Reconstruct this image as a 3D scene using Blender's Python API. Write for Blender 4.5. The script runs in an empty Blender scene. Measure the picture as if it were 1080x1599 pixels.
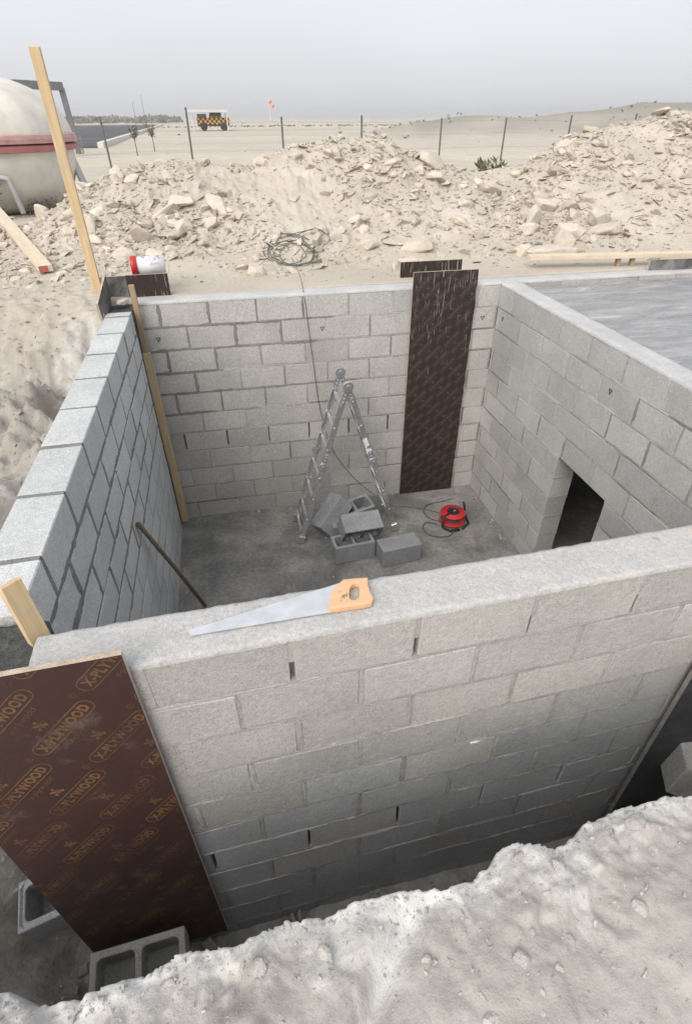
import bpy, bmesh, math, random
import numpy as np
from mathutils import Vector, Matrix, Euler

random.seed(7)
RNG = np.random.default_rng(11)
S = bpy.context.scene
COL = S.collection
R = math.radians

# ------------------------------------------------------------------ camera
EYE = 1.26                                   # metres above the wall tops (z = 0)
FPX, PCX, PCY = 841.0, 540.0, 799.5
_d = np.array([7, 1945 - PCY, FPX]); _d /= np.linalg.norm(_d)
_f = np.array([316 - PCX, 181 - PCY, FPX]); _f -= _d * (_f @ _d); _f /= np.linalg.norm(_f)
CAMR = np.stack([np.cross(_f, -_d), _f, -_d])
cam_data = bpy.data.cameras.new('camera')
cam = bpy.data.objects.new('camera', cam_data); COL.objects.link(cam)
cam_data.sensor_fit = 'VERTICAL'; cam_data.sensor_height = 36.0
cam_data.lens = FPX / 1599 * 36.0
cam_data.clip_start = 0.05; cam_data.clip_end = 6000
m = Matrix.Identity(4)
for i in range(3):
    m[i][0] = CAMR[i, 0]; m[i][1] = -CAMR[i, 1]; m[i][2] = -CAMR[i, 2]
m[2][3] = EYE
cam.matrix_world = m
S.camera = cam

# ------------------------------------------------------------------ light
SUN_EL, SUN_AZ = 41.0, 220.0                 # hazy sun behind the camera's left shoulder
world = bpy.data.worlds.new('World'); S.world = world; world.use_nodes = True
wn = world.node_tree; wn.nodes.clear()
sky = wn.nodes.new('ShaderNodeTexSky'); sky.sky_type = 'NISHITA'; sky.sun_disc = False
sky.sun_elevation = R(SUN_EL); sky.sun_rotation = R(SUN_AZ)
sky.dust_density = 6.0; sky.air_density = 1.0; sky.ozone_density = 1.0
hs = wn.nodes.new('ShaderNodeHueSaturation'); hs.inputs['Saturation'].default_value = 0.35
mx = wn.nodes.new('ShaderNodeMix'); mx.data_type = 'RGBA'
mx.inputs[0].default_value = 0.72
mx.inputs[7].default_value = (5.3, 5.42, 5.7, 1)       # even overcast veil
bgn = wn.nodes.new('ShaderNodeBackground'); bgn.inputs['Strength'].default_value = 0.12
wo = wn.nodes.new('ShaderNodeOutputWorld')
wn.links.new(sky.outputs[0], hs.inputs['Color']); wn.links.new(hs.outputs[0], mx.inputs[6])
vt = wn.nodes.new('ShaderNodeTexCoord'); vn = wn.nodes.new('ShaderNodeTexNoise'); vn.inputs['Scale'].default_value = 2.2; vn.inputs['Detail'].default_value = 4
vm = wn.nodes.new('ShaderNodeMapping'); vm.inputs['Scale'].default_value = (1, 1, 3.0)
wn.links.new(vt.outputs['Generated'], vm.inputs[0]); wn.links.new(vm.outputs[0], vn.inputs['Vector'])
vr = wn.nodes.new('ShaderNodeMapRange'); vr.inputs['From Min'].default_value = .3; vr.inputs['From Max'].default_value = .7; vr.inputs['To Min'].default_value = .96; vr.inputs['To Max'].default_value = 1.04
wn.links.new(vn.outputs['Fac'], vr.inputs['Value'])
vx = wn.nodes.new('ShaderNodeMix'); vx.data_type = 'RGBA'; vx.blend_type = 'MULTIPLY'; vx.inputs[0].default_value = 1.0
wn.links.new(mx.outputs[2], vx.inputs[6]); wn.links.new(vr.outputs['Result'], vx.inputs[7])
wn.links.new(vx.outputs[2], bgn.inputs['Color']); wn.links.new(bgn.outputs[0], wo.inputs[0])
sun = bpy.data.lights.new('sun', 'SUN'); sun.energy = 1.5; sun.angle = R(52); sun.color = (1, 0.93, 0.83)
suno = bpy.data.objects.new('sun', sun); COL.objects.link(suno)
_az = R(SUN_AZ); _el = R(SUN_EL)
sdir = Vector((math.sin(_az) * math.cos(_el), math.cos(_az) * math.cos(_el), math.sin(_el)))
suno.rotation_euler = sdir.to_track_quat('Z', 'Y').to_euler()
suno.location = sdir * 30
S.view_settings.view_transform = 'Standard'; S.view_settings.look = 'None'
S.view_settings.exposure = 0.68; S.view_settings.gamma = 1.0
S.view_settings.use_curve_mapping = False
S.cycles.max_bounces = 7; S.cycles.diffuse_bounces = 4; S.cycles.glossy_bounces = 2; S.cycles.transmission_bounces = 1; S.cycles.volume_bounces = 0

# ------------------------------------------------------------------ helpers
def tag(o, label=None, cat=None, group=None, kind=None):
    if label: o['label'] = label
    if cat: o['category'] = cat
    if group: o['group'] = group
    if kind: o['kind'] = kind
    return o

def empty(name, loc=(0, 0, 0), rot=(0, 0, 0)):
    o = bpy.data.objects.new(name, None); COL.objects.link(o)
    o.location = loc; o.rotation_euler = rot; o.empty_display_size = 0.1
    return o

def link(name, me, mat=None, parent=None, loc=None, rot=None):
    o = bpy.data.objects.new(name, me); COL.objects.link(o)
    if mat is not None and not me.materials:
        me.materials.append(mat)
    if parent: o.parent = parent
    if loc is not None: o.location = loc
    if rot is not None: o.rotation_euler = rot
    return o

class MB:
    """collects pieces of ONE part, in local coordinates"""
    def __init__(s): s.v = []; s.f = []; s.m = []
    def add(s, vs, fs, mi=0):
        b = len(s.v); s.v += [tuple(p) for p in vs]
        for f in fs: s.f.append(tuple(b + i for i in f)); s.m.append(mi)
    def box(s, c, d, rot=None, mi=0, taper=1.0):
        x, y, z = d[0] / 2, d[1] / 2, d[2] / 2
        vs = [Vector((a * x * (taper if c2 > 0 else 1), b * y * (taper if c2 > 0 else 1), c2 * z)) for c2 in (-1, 1) for a, b in ((-1, -1), (1, -1), (1, 1), (-1, 1))]
        if rot is not None:
            M = rot if isinstance(rot, Matrix) else Euler(rot).to_matrix()
            vs = [M @ v for v in vs]
        vs = [v + Vector(c) for v in vs]
        s.add(vs, [(3, 2, 1, 0), (4, 5, 6, 7), (0, 1, 5, 4), (1, 2, 6, 5), (2, 3, 7, 6), (3, 0, 4, 7)], mi)
    def bar(s, a, b, w, h, mi=0, up=(0, 0, 1)):
        a = Vector(a); b = Vector(b); x = (b - a); L = x.length; x.normalize()
        upv = Vector(up)
        if abs(x.dot(upv)) > 0.98: upv = Vector((0, 1, 0))
        y = upv.cross(x).normalized(); z = x.cross(y)
        M = Matrix((x, y, z)).transposed()
        s.box((a + b) / 2, (L, w, h), M, mi)
    def tube(s, pts, r, n=8, mi=0, caps=True):
        pts = [Vector(p) for p in pts]
        rs = r if hasattr(r, '__len__') else [r] * len(pts)
        t0 = (pts[1] - pts[0]).normalized()
        ref = Vector((0, 0, 1)) if abs(t0.z) < 0.9 else Vector((1, 0, 0))
        nrm = t0.cross(ref).normalized()
        rings = []
        for i, p in enumerate(pts):
            t = (pts[min(i + 1, len(pts) - 1)] - pts[max(i - 1, 0)]).normalized()
            nrm = (nrm - t * nrm.dot(t)).normalized(); bn = t.cross(nrm)
            rings.append([p + (nrm * math.cos(2 * math.pi * k / n) + bn * math.sin(2 * math.pi * k / n)) * rs[i] for k in range(n)])
        vs = [v for rg in rings for v in rg]; fs = []
        for i in range(len(pts) - 1):
            for k in range(n):
                a = i * n + k; b = i * n + (k + 1) % n
                fs.append((a, b, b + n, a + n))
        if caps:
            fs.append(tuple(range(n))[::-1]); fs.append(tuple((len(pts) - 1) * n + k for k in range(n)))
        s.add(vs, fs, mi)
    def lathe(s, prof, n=32, axis='z', c=(0, 0, 0), mi=0):
        vs = []; fs = []
        for (r, h) in prof:
            for k in range(n):
                a = 2 * math.pi * k / n
                p = (r * math.cos(a), r * math.sin(a), h)
                if axis == 'x': p = (h, r * math.cos(a), r * math.sin(a))
                if axis == 'y': p = (r * math.cos(a), h, -r * math.sin(a))
                vs.append((p[0] + c[0], p[1] + c[1], p[2] + c[2]))
        for i in range(len(prof) - 1):
            for k in range(n):
                a = i * n + k; b = i * n + (k + 1) % n
                fs.append((a, b, b + n, a + n))
        s.add(vs, fs, mi)
    def prism(s, poly, z0, z1, mi=0):
        n = len(poly)
        vs = [(x, y, z0) for x, y in poly] + [(x, y, z1) for x, y in poly]
        fs = [tuple(range(n))[::-1], tuple(range(n, 2 * n))] + [(k, (k + 1) % n, n + (k + 1) % n, n + k) for k in range(n)]
        s.add(vs, fs, mi)
    def mesh(s, name, mats=(), smooth=False, bevel=0, seg=1):
        me = bpy.data.meshes.new(name); me.from_pydata(s.v, [], s.f)
        for mm in mats: me.materials.append(mm)
        if len(mats) > 1: me.polygons.foreach_set('material_index', s.m)
        bm = bmesh.new(); bm.from_mesh(me)
        bmesh.ops.recalc_face_normals(bm, faces=bm.faces)
        if bevel:
            es = [e for e in bm.edges if len(e.link_faces) == 2 and e.calc_face_angle(0) > 0.6]
            bmesh.ops.bevel(bm, geom=es, offset=bevel, segments=seg, affect='EDGES', profile=0.6, clamp_overlap=True)
        bm.to_mesh(me); bm.free()
        if smooth: me.polygons.foreach_set('use_smooth', [True] * len(me.polygons))
        me.update()
        return me
    def build(s, name, mat, parent=None, smooth=False, bevel=0, seg=1, loc=None, rot=None):
        mats = mat if isinstance(mat, (list, tuple)) else (mat,)
        return link(name, s.mesh(name, mats, smooth, bevel, seg), None, parent, loc, rot)

# ---- noise
def _hash(ix, iy, iz):
    h = (ix * 374761393 + iy * 668265263 + iz * 2147483647) & 0xFFFFFFFF
    h = ((h ^ (h >> 13)) * 1274126177) & 0xFFFFFFFF
    return ((h ^ (h >> 16)) & 0xFFFF) / 65535.0
def vnoise(x, y, z=0.0):
    x = np.asarray(x, float); y = np.asarray(y, float); z = np.asarray(z, float) + np.zeros_like(x)
    xi = np.floor(x).astype(np.int64); yi = np.floor(y).astype(np.int64); zi = np.floor(z).astype(np.int64)
    fx = x - xi; fy = y - yi; fz = z - zi
    fx = fx * fx * (3 - 2 * fx); fy = fy * fy * (3 - 2 * fy); fz = fz * fz * (3 - 2 * fz)
    o = 0
    for dx in (0, 1):
        for dy in (0, 1):
            for dz in (0, 1):
                w = (fx if dx else 1 - fx) * (fy if dy else 1 - fy) * (fz if dz else 1 - fz)
                o = o + w * _hash(xi + dx, yi + dy, zi + dz)
    return o * 2 - 1
def fbm(x, y, z=0.0, o=4, lac=2.03, g=0.5):
    a = 1.0; f = 1.0; t = 0; n = 0
    for k in range(o):
        t = t + a * vnoise(np.asarray(x) * f + 13.7 * k, np.asarray(y) * f - 7.3 * k, np.asarray(z) * f + k * 3.1); n += a; a *= g; f *= lac
    return t / n
def ridge(x, y, z=0.0, o=3):
    return 1 - 2 * np.abs(fbm(x, y, z, o))
def cells(x, y, f, seed=0, tilt=1.0):
    """broken plates: every cell has its own level and tilt"""
    x = np.asarray(x, float) * f; y = np.asarray(y, float) * f
    x = x + .35 * vnoise(x * 1.3, y * 1.3, seed + 3.3); y = y + .35 * vnoise(x * 1.3, y * 1.3, seed + 8.3)
    xi = np.floor(x).astype(np.int64); yi = np.floor(y).astype(np.int64); best = np.full(x.shape, 9.0); nxt = np.full(x.shape, 9.0); out = np.zeros(x.shape)
    for dx in (-1, 0, 1):
        for dy in (-1, 0, 1):
            cx, cy = xi + dx, yi + dy; sd = np.int64(seed)
            px = cx + _hash(cx, cy, sd + 1); py = cy + _hash(cx, cy, sd + 2); ox, oy = x - px, y - py; d2 = ox * ox + oy * oy
            v = (_hash(cx, cy, sd + 3) - .5) + tilt * ((_hash(cx, cy, sd + 4) - .5) * ox + (_hash(cx, cy, sd + 5) - .5) * oy)
            m_ = d2 < best; nxt = np.where(m_, best, np.minimum(nxt, d2)); best = np.where(m_, d2, best); out = np.where(m_, v, out)
    return (out + .15) * sstep(0, .30, np.sqrt(nxt) - np.sqrt(best))
def sstep(a, b, x):
    t = np.clip((np.asarray(x, float) - a) / (b - a), 0, 1); return t * t * (3 - 2 * t)

# ------------------------------------------------------------------ materials
def nodes_mat(name):
    mt = bpy.data.materials.new(name); mt.use_nodes = True
    nt = mt.node_tree; b = nt.nodes['Principled BSDF']
    return mt, nt, b
def _noise(nt, vec, scale, detail=4, rough=0.55, dist=0.0):
    n = nt.nodes.new('ShaderNodeTexNoise'); n.inputs['Scale'].default_value = scale
    n.inputs['Detail'].default_value = detail; n.inputs['Roughness'].default_value = rough; n.inputs['Distortion'].default_value = dist
    nt.links.new(vec, n.inputs['Vector']); return n.outputs['Fac']
def _ramp(nt, fac, stops):
    r = nt.nodes.new('ShaderNodeValToRGB'); e = r.color_ramp.elements
    while len(e) < len(stops): e.new(0.5)
    for i, (p, c) in enumerate(stops):
        e[i].position = p; e[i].color = (c[0], c[1], c[2], 1) if hasattr(c, '__len__') else (c, c, c, 1)
    nt.links.new(fac, r.inputs[0]); return r.outputs[0]
def _mix(nt, fac, a, b, blend='MIX'):
    n = nt.nodes.new('ShaderNodeMix'); n.data_type = 'RGBA'; n.blend_type = blend
    for sock, val in ((n.inputs[0], fac), (n.inputs[6], a), (n.inputs[7], b)):
        if hasattr(val, 'links') or isinstance(val, bpy.types.NodeSocket): nt.links.new(val, sock)
        elif hasattr(val, '__len__'): sock.default_value = (val[0], val[1], val[2], 1)
        else: sock.default_value = val
    return n.outputs[2]
def _math(nt, op, a, b=None, c=None):
    n = nt.nodes.new('ShaderNodeMath'); n.operation = op
    for i, v in enumerate((a, b, c)):
        if v is None: continue
        if isinstance(v, bpy.types.NodeSocket): nt.links.new(v, n.inputs[i])
        else: n.inputs[i].default_value = v
    return n.outputs[0]
def _bump(nt, b, h, dist, strength=1.0):
    n = nt.nodes.new('ShaderNodeBump'); n.inputs['Distance'].default_value = dist; n.inputs['Strength'].default_value = strength
    nt.links.new(h, n.inputs['Height']); nt.links.new(n.outputs[0], b.inputs['Normal'])
def _pos(nt): return nt.nodes.new('ShaderNodeNewGeometry').outputs['Position']
def _obj(nt, scale=(1, 1, 1)):
    tc = nt.nodes.new('ShaderNodeTexCoord'); mp = nt.nodes.new('ShaderNodeMapping'); mp.inputs['Scale'].default_value = scale
    nt.links.new(tc.outputs['Object'], mp.inputs[0]); return mp.outputs[0]

def mineral(name, c1, c2, scale=4, fine=260, speck=0.25, bump=0.0012, rough=0.9, rand=0.08, pores=0.0, stain=None, mid=45, midamt=0.12, spots=0):
    """porous mineral surface: broad tone drift, mid mottling, grain and pores, all in world metres"""
    mt, nt, b = nodes_mat(name); p = _pos(nt)
    col = _ramp(nt, _noise(nt, p, scale, 5, 0.6), [(0.32, c1), (0.68, c2)])
    md = _noise(nt, p, mid, 4, 0.6)
    col = _mix(nt, 1.0, col, _ramp(nt, md, [(0.25, 1 - midamt), (0.75, 1 + midamt)]), 'MULTIPLY')
    fn = _noise(nt, p, fine, 2, 0.7)
    col = _mix(nt, 1.0, col, _ramp(nt, fn, [(0.3, 1 - speck), (0.7, 1 + speck * 0.6)]), 'MULTIPLY')
    if stain:
        col = _mix(nt, _ramp(nt, _noise(nt, p, stain[1], 6, 0.65, 0.6), [(stain[2], 0), (stain[3], 1)]), col, stain[0])
    if spots:
        col = _mix(nt, _ramp(nt, _noise(nt, p, spots, 2, 0.4), [(0.70, 0), (0.76, 0.6)]), col, (0.27, 0.27, 0.265))
    h = fn
    if pores:
        v = nt.nodes.new('ShaderNodeTexVoronoi'); v.inputs['Scale'].default_value = 150
        nt.links.new(p, v.inputs['Vector'])
        pr = _ramp(nt, v.outputs['Distance'], [(0.0, 1 - pores), (0.22, 1)])
        ms = _ramp(nt, _noise(nt, p, 70, 2), [(0.5, 0), (0.6, 1)])
        pr2 = _mix(nt, ms, (1, 1, 1), pr)
        col = _mix(nt, 1.0, col, pr2, 'MULTIPLY')
    if rand:
        oi = nt.nodes.new('ShaderNodeObjectInfo')
        rv = _math(nt, 'MULTIPLY_ADD', oi.outputs['Random'], 2 * rand, 1 - rand)
        col = _mix(nt, 1.0, col, rv, 'MULTIPLY')
    nt.links.new(col, b.inputs['Base Color']); b.inputs['Roughness'].default_value = rough
    b.inputs['Specular IOR Level'].default_value = 0.25
    hh = _math(nt, 'MULTIPLY_ADD', md, 1.6, h)
    _bump(nt, b, hh, bump)
    return mt

def plain(name, c, rough=0.5, metal=0.0, var=0.12, scale=20, bump=0.0, spec=0.5):
    mt, nt, b = nodes_mat(name); p = _pos(nt)
    n = _noise(nt, p, scale, 4, 0.6)
    col = _mix(nt, 1.0, c, _ramp(nt, n, [(0.3, 1 - var), (0.7, 1 + var * 0.6)]), 'MULTIPLY')
    nt.links.new(col, b.inputs['Base Color'])
    nt.links.new(_math(nt, 'MULTIPLY_ADD', n, 0.2, rough - 0.1), b.inputs['Roughness'])
    b.inputs['Metallic'].default_value = metal; b.inputs['Specular IOR Level'].default_value = spec
    if bump: _bump(nt, b, n, bump)
    return mt

def wood(name, c1, c2, axis=2, dirt=0.35, knots=True):
    mt, nt, b = nodes_mat(name)
    sc = [26, 26, 26]; sc[axis] = 1.2
    v = _obj(nt, sc)
    g = _noise(nt, v, 2.2, 6, 0.65, 0.4)
    col = _ramp(nt, g, [(0.28, c1), (0.7, c2)])
    p = _pos(nt)
    col = _mix(nt, _ramp(nt, _noise(nt, p, 7, 5, 0.6), [(0.5, 0), (0.75, dirt)]), col, (0.36, 0.34, 0.31))
    nt.links.new(col, b.inputs['Base Color']); b.inputs['Roughness'].default_value = 0.75
    b.inputs['Specular IOR Level'].default_value = 0.2
    _bump(nt, b, g, 0.0012)
    return mt

def film(name, base, dust, dustlo=0.52, dusthi=0.85, rough=0.38, drips=False):
    """phenolic film faced plywood, dusty"""
    mt, nt, b = nodes_mat(name); p = _pos(nt)
    d = _noise(nt, p, 5.5, 7, 0.66, 0.5); d2 = _noise(nt, p, 60, 4, 0.7)
    dm = _ramp(nt, _math(nt, 'MULTIPLY_ADD', d2, 0.25, d), [(dustlo + 0.1, 0.0), (dusthi + 0.1, 0.55)])
    col = _mix(nt, dm, base, dust)
    if drips:
        mp = nt.nodes.new('ShaderNodeMapping'); mp.inputs['Scale'].default_value = (75, 75, 5.5); nt.links.new(p, mp.inputs[0])
        dn = _noise(nt, mp.outputs[0], 1.0, 3, 0.6)
        sx = nt.nodes.new('ShaderNodeSeparateXYZ'); nt.links.new(p, sx.inputs[0])
        g = _math(nt, 'MULTIPLY_ADD', sx.outputs[2], 0.085, -0.02)
        dd = _ramp(nt, _math(nt, 'ADD', dn, g), [(0.585, 0), (0.64, 0.8)])
        col = _mix(nt, dd, col, (0.34, 0.31, 0.27))
    nt.links.new(col, b.inputs['Base Color'])
    nt.links.new(_math(nt, 'MULTIPLY_ADD', d, 0.45, rough - 0.15), b.inputs['Roughness'])
    b.inputs['Specular IOR Level'].default_value = 0.4
    _bump(nt, b, d2, 0.0004)
    return mt

M = {}
M['block'] = mineral('concrete_block_grey', (0.39, 0.388, 0.378), (0.485, 0.48, 0.468), scale=2.2, fine=190, speck=0.26, pores=0.45, bump=0.0022, rand=0.10)
M['block_warm'] = mineral('concrete_block_beige', (0.39, 0.376, 0.354), (0.48, 0.463, 0.438), scale=2.0, fine=190, speck=0.27, pores=0.5, bump=0.0022, rand=0.08)
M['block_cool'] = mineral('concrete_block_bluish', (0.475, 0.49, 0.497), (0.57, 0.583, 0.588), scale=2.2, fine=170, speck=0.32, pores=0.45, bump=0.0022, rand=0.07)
M['block_skytint'] = mineral('concrete_block_skytint', (0.372, 0.387, 0.402), (0.465, 0.48, 0.494), scale=2.2, fine=190, speck=0.25, pores=0.5, bump=0.0024, rand=0.06)  # block grey with the cool cast of sky light mixed into its colour
M['block_far'] = mineral('concrete_block_taupe', (0.43, 0.42, 0.40), (0.525, 0.512, 0.488), scale=2.0, fine=150, speck=0.32, pores=0.45, bump=0.0024, rand=0.09)
M['block_loose'] = mineral('concrete_block_new', (0.27, 0.28, 0.295), (0.35, 0.358, 0.37), scale=5, fine=150, speck=0.34, pores=0.5, bump=0.003, rand=0.06)
M['mortar'] = mineral('mortar_pale', (0.36, 0.35, 0.33), (0.46, 0.44, 0.41), scale=6, speck=0.3, bump=0.003, rand=0)
M['mortar_pale2'] = mineral('mortar_squeezed', (0.42, 0.41, 0.395), (0.52, 0.51, 0.49), scale=6, speck=0.3, bump=0.003, rand=0)
M['mortar_mid'] = mineral('mortar_grey', (0.30, 0.297, 0.287), (0.43, 0.422, 0.405), scale=5, speck=0.3, bump=0.003, rand=0)
M['mortar_slurry'] = mineral('mortar_slurry', (0.33, 0.34, 0.342), (0.44, 0.45, 0.452), scale=5, speck=0.25, bump=0.002, rand=0)
M['mortar_dark'] = mineral('mortar_damp', (0.20, 0.207, 0.203), (0.28, 0.285, 0.277), scale=9, speck=0.4, bump=0.004, rand=0)
M['mortar_smear'] = mineral('mortar_repointed', (0.215, 0.208, 0.195), (0.31, 0.30, 0.28), scale=9, speck=0.35, bump=0.003, rand=0)
M['screed'] = mineral('cement_screed', (0.49, 0.49, 0.484), (0.58, 0.577, 0.567), scale=7, fine=380, speck=0.34, bump=0.003, rand=0, pores=0.6, stain=((0.58, 0.545, 0.49), 6, 0.60, 0.66), mid=60, midamt=0.16, spots=24)
M['screed_grey'] = mineral('cement_topping', (0.44, 0.445, 0.45), (0.55, 0.55, 0.55), scale=4, speck=0.2, bump=0.002, rand=0)
M['wetcrete'] = mineral('rough_damp_concrete', (0.10, 0.105, 0.105), (0.17, 0.17, 0.165), scale=14, speck=0.4, bump=0.012, rand=0, mid=55, midamt=0.3)
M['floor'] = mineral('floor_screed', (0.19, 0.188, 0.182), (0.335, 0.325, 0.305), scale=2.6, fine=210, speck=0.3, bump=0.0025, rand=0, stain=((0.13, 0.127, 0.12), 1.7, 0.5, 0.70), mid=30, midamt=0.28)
M['rock'] = mineral('limestone_rubble', (0.495, 0.443, 0.372), (0.61, 0.555, 0.475), scale=3, fine=140, speck=0.16, bump=0.004, rand=0.12, mid=22, midamt=0.12)
M['rock_pale'] = mineral('limestone_fresh', (0.53, 0.48, 0.405), (0.62, 0.57, 0.49), scale=5, fine=140, speck=0.14, bump=0.004, rand=0.08, mid=22)
M['clod'] = mineral('chalky_earth_clod', (0.41, 0.392, 0.368), (0.50, 0.48, 0.455), scale=6, fine=220, speck=0.14, bump=0.004, rand=0.1)
M['crumb'] = mineral('dug_earth_crumb', (0.36, 0.33, 0.29), (0.47, 0.43, 0.38), scale=6, fine=160, speck=0.2, bump=0.004, rand=0)
M['debris'] = mineral('trench_debris', (0.32, 0.31, 0.295), (0.44, 0.425, 0.40), scale=5, fine=160, speck=0.2, bump=0.004, rand=0.1)
M['wood_new'] = wood('timber_new', (0.50, 0.36, 0.20), (0.68, 0.52, 0.32), 2, 0.55)
M['wood_pale'] = wood('timber_bleached', (0.56, 0.47, 0.35), (0.68, 0.59, 0.46), 2, 0.4)
M['wood_dirty'] = wood('timber_stained', (0.30, 0.215, 0.14), (0.40, 0.295, 0.195), 2, 0.5)
M['ply_front'] = film('film_plywood_brown', (0.052, 0.0265, 0.0225), (0.27, 0.235, 0.22), 0.60, 0.96, 0.42)
M['ply_far'] = film('film_plywood_dark', (0.030, 0.0185, 0.0145), (0.20, 0.17, 0.15), 0.62, 0.98, 0.6, drips=True)
M['ply_grey'] = film('film_plywood_cement', (0.06, 0.058, 0.055), (0.38, 0.37, 0.35), 0.40, 0.66, 0.6)
M['ply_tar'] = film('film_plywood_tarred', (0.045, 0.046, 0.052), (0.20, 0.20, 0.205), 0.48, 0.85, 0.5)
M['ply_edge'] = mineral('plywood_edge', (0.42, 0.34, 0.26), (0.55, 0.47, 0.38), scale=18, speck=0.3, rand=0)
def worn_print(name, ink, base):
    mt, nt, b = nodes_mat(name); p = _pos(nt)
    w = _math(nt, 'MULTIPLY_ADD', _noise(nt, p, 90, 4, 0.7), 0.5, _noise(nt, p, 4.5, 5, 0.6))
    col = _ramp(nt, w, [(0.55, ink), (0.94, base)])
    nt.links.new(col, b.inputs['Base Color']); b.inputs['Roughness'].default_value = 0.5
    return mt
M['print_gold'] = worn_print('gold_print', (0.21, 0.115, 0.05), (0.06, 0.031, 0.025))
M['print_faint'] = plain('faint_print', (0.095, 0.072, 0.06), 0.6, 0, 0.3, 9)
M['ink'] = plain('stamp_ink', (0.06, 0.055, 0.05), 0.8)
M['alu'] = plain('brushed_aluminium', (0.74, 0.75, 0.76), 0.30, 0.85, 0.12, 40)
M['alu_hub'] = plain('galvanised_hinge', (0.62, 0.63, 0.64), 0.36, 0.8, 0.2, 40)
M['steel_pale'] = plain('saw_steel', (0.66, 0.68, 0.71), 0.32, 0.55, 0.16, 14)
M['saw_wood'] = wood('saw_handle_wood', (0.60, 0.36, 0.20), (0.70, 0.46, 0.28), 0, 0.15)
M['rust'] = plain('rusty_pipe', (0.21, 0.15, 0.11), 0.75, 0.2, 0.4, 40, 0.001)
M['red'] = plain('red_plastic', (0.50, 0.026, 0.03), 0.38, 0, 0.12, 20)
M['black'] = plain('black_rubber', (0.018, 0.018, 0.02), 0.5, 0, 0.3, 40)
M['cable'] = plain('dark_cable', (0.11, 0.11, 0.105), 0.6, 0, 0.3, 30)
M['label_grey'] = plain('reel_label', (0.30, 0.32, 0.35), 0.4)
M['white_plastic'] = plain('white_bucket', (0.72, 0.70, 0.72), 0.4, 0, 0.1, 30)
M['print_purple'] = plain('bucket_print', (0.25, 0.19, 0.27), 0.5)
M['grp'] = plain('tank_gelcoat', (0.64, 0.62, 0.56), 0.5, 0, 0.16, 2.5)
M['band'] = plain('tank_red_band', (0.40, 0.15, 0.15), 0.6, 0, 0.25, 6)
M['band_pale'] = plain('tank_faded_band', (0.52, 0.33, 0.31), 0.6, 0, 0.3, 6)
M['pipe'] = plain('grey_pvc', (0.36, 0.36, 0.35), 0.5)
M['steel_grey'] = plain('painted_steel', (0.16, 0.165, 0.18), 0.55, 0.2, 0.2, 6)
M['post'] = plain('green_fence_post', (0.12, 0.125, 0.12), 0.6, 0.1, 0.2, 10)
M['wire'] = plain('fence_wire', (0.3, 0.3, 0.29), 0.5, 0.5)
M['asphalt'] = mineral('asphalt', (0.075, 0.077, 0.08), (0.10, 0.102, 0.105), scale=0.2, fine=40, speck=0.2, rand=0)
M['kerb'] = plain('painted_kerb', (0.62, 0.61, 0.58), 0.8, 0, 0.12, 2)
M['white_paint'] = plain('white_steel', (0.60, 0.59, 0.565), 0.5, 0, 0.06, 1)
M['glass'] = plain('dark_glass', (0.05, 0.055, 0.06), 0.15)
M['tyre'] = plain('tyre', (0.03, 0.03, 0.03), 0.8)
M['orange'] = plain('orange_sock', (0.8, 0.16, 0.05), 0.8, 0, 0.05)
M['leaf'] = plain('shrub_leaf', (0.115, 0.125, 0.055), 0.7, 0, 0.3, 60)
M['leaf_dry'] = plain('dry_leaf', (0.17, 0.155, 0.105), 0.8, 0, 0.3, 60)
M['leaf_pale'] = plain('dusty_leaf', (0.22, 0.205, 0.15), 0.8, 0, 0.3, 60)
M['twig'] = plain('twig', (0.13, 0.10, 0.07), 0.9)
M['scrub'] = plain('far_scrub', (0.21, 0.205, 0.175), 0.9, 0, 0.3, 0.5)
M['deck'] = None

def checker_mat():
    mt, nt, b = nodes_mat('checker_livery')
    v = _obj(nt, (1, 1, 1))
    c = nt.nodes.new('ShaderNodeTexChecker'); c.inputs['Scale'].default_value = 3.4
    c.inputs['Color1'].default_value = (0.78, 0.38, 0.03, 1); c.inputs['Color2'].default_value = (0.035, 0.03, 0.03, 1)
    nt.links.new(v, c.inputs['Vector']); nt.links.new(c.outputs[0], b.inputs['Base Color']); b.inputs['Roughness'].default_value = 0.5
    return mt
M['checker'] = checker_mat()

def deck_mat():
    mt, nt, b = nodes_mat('dusted_deck_sheet'); p = _pos(nt)
    mp = nt.nodes.new('ShaderNodeMapping'); mp.inputs['Scale'].default_value = (1.3, 4.5, 1); nt.links.new(p, mp.inputs[0])
    mp.inputs['Rotation'].default_value = (0, 0, 0.12)
    n = _noise(nt, mp.outputs[0], 1.5, 7, 0.62, 0.7); n2 = _noise(nt, p, 40, 4, 0.6)
    col = _ramp(nt, n, [(0.30, (0.15, 0.155, 0.165)), (0.50, (0.24, 0.245, 0.255)), (0.63, (0.33, 0.33, 0.335)), (0.74, (0.55, 0.55, 0.55))])
    col = _mix(nt, 1.0, col, _ramp(nt, n2, [(0.3, 0.85), (0.7, 1.12)]), 'MULTIPLY')
    nt.links.new(col, b.inputs['Base Color'])
    nt.links.new(_math(nt, 'MULTIPLY_ADD', n, 0.45, 0.05), b.inputs['Roughness'])
    _bump(nt, b, n2, 0.0003)
    return mt
M['deck'] = deck_mat()

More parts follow.
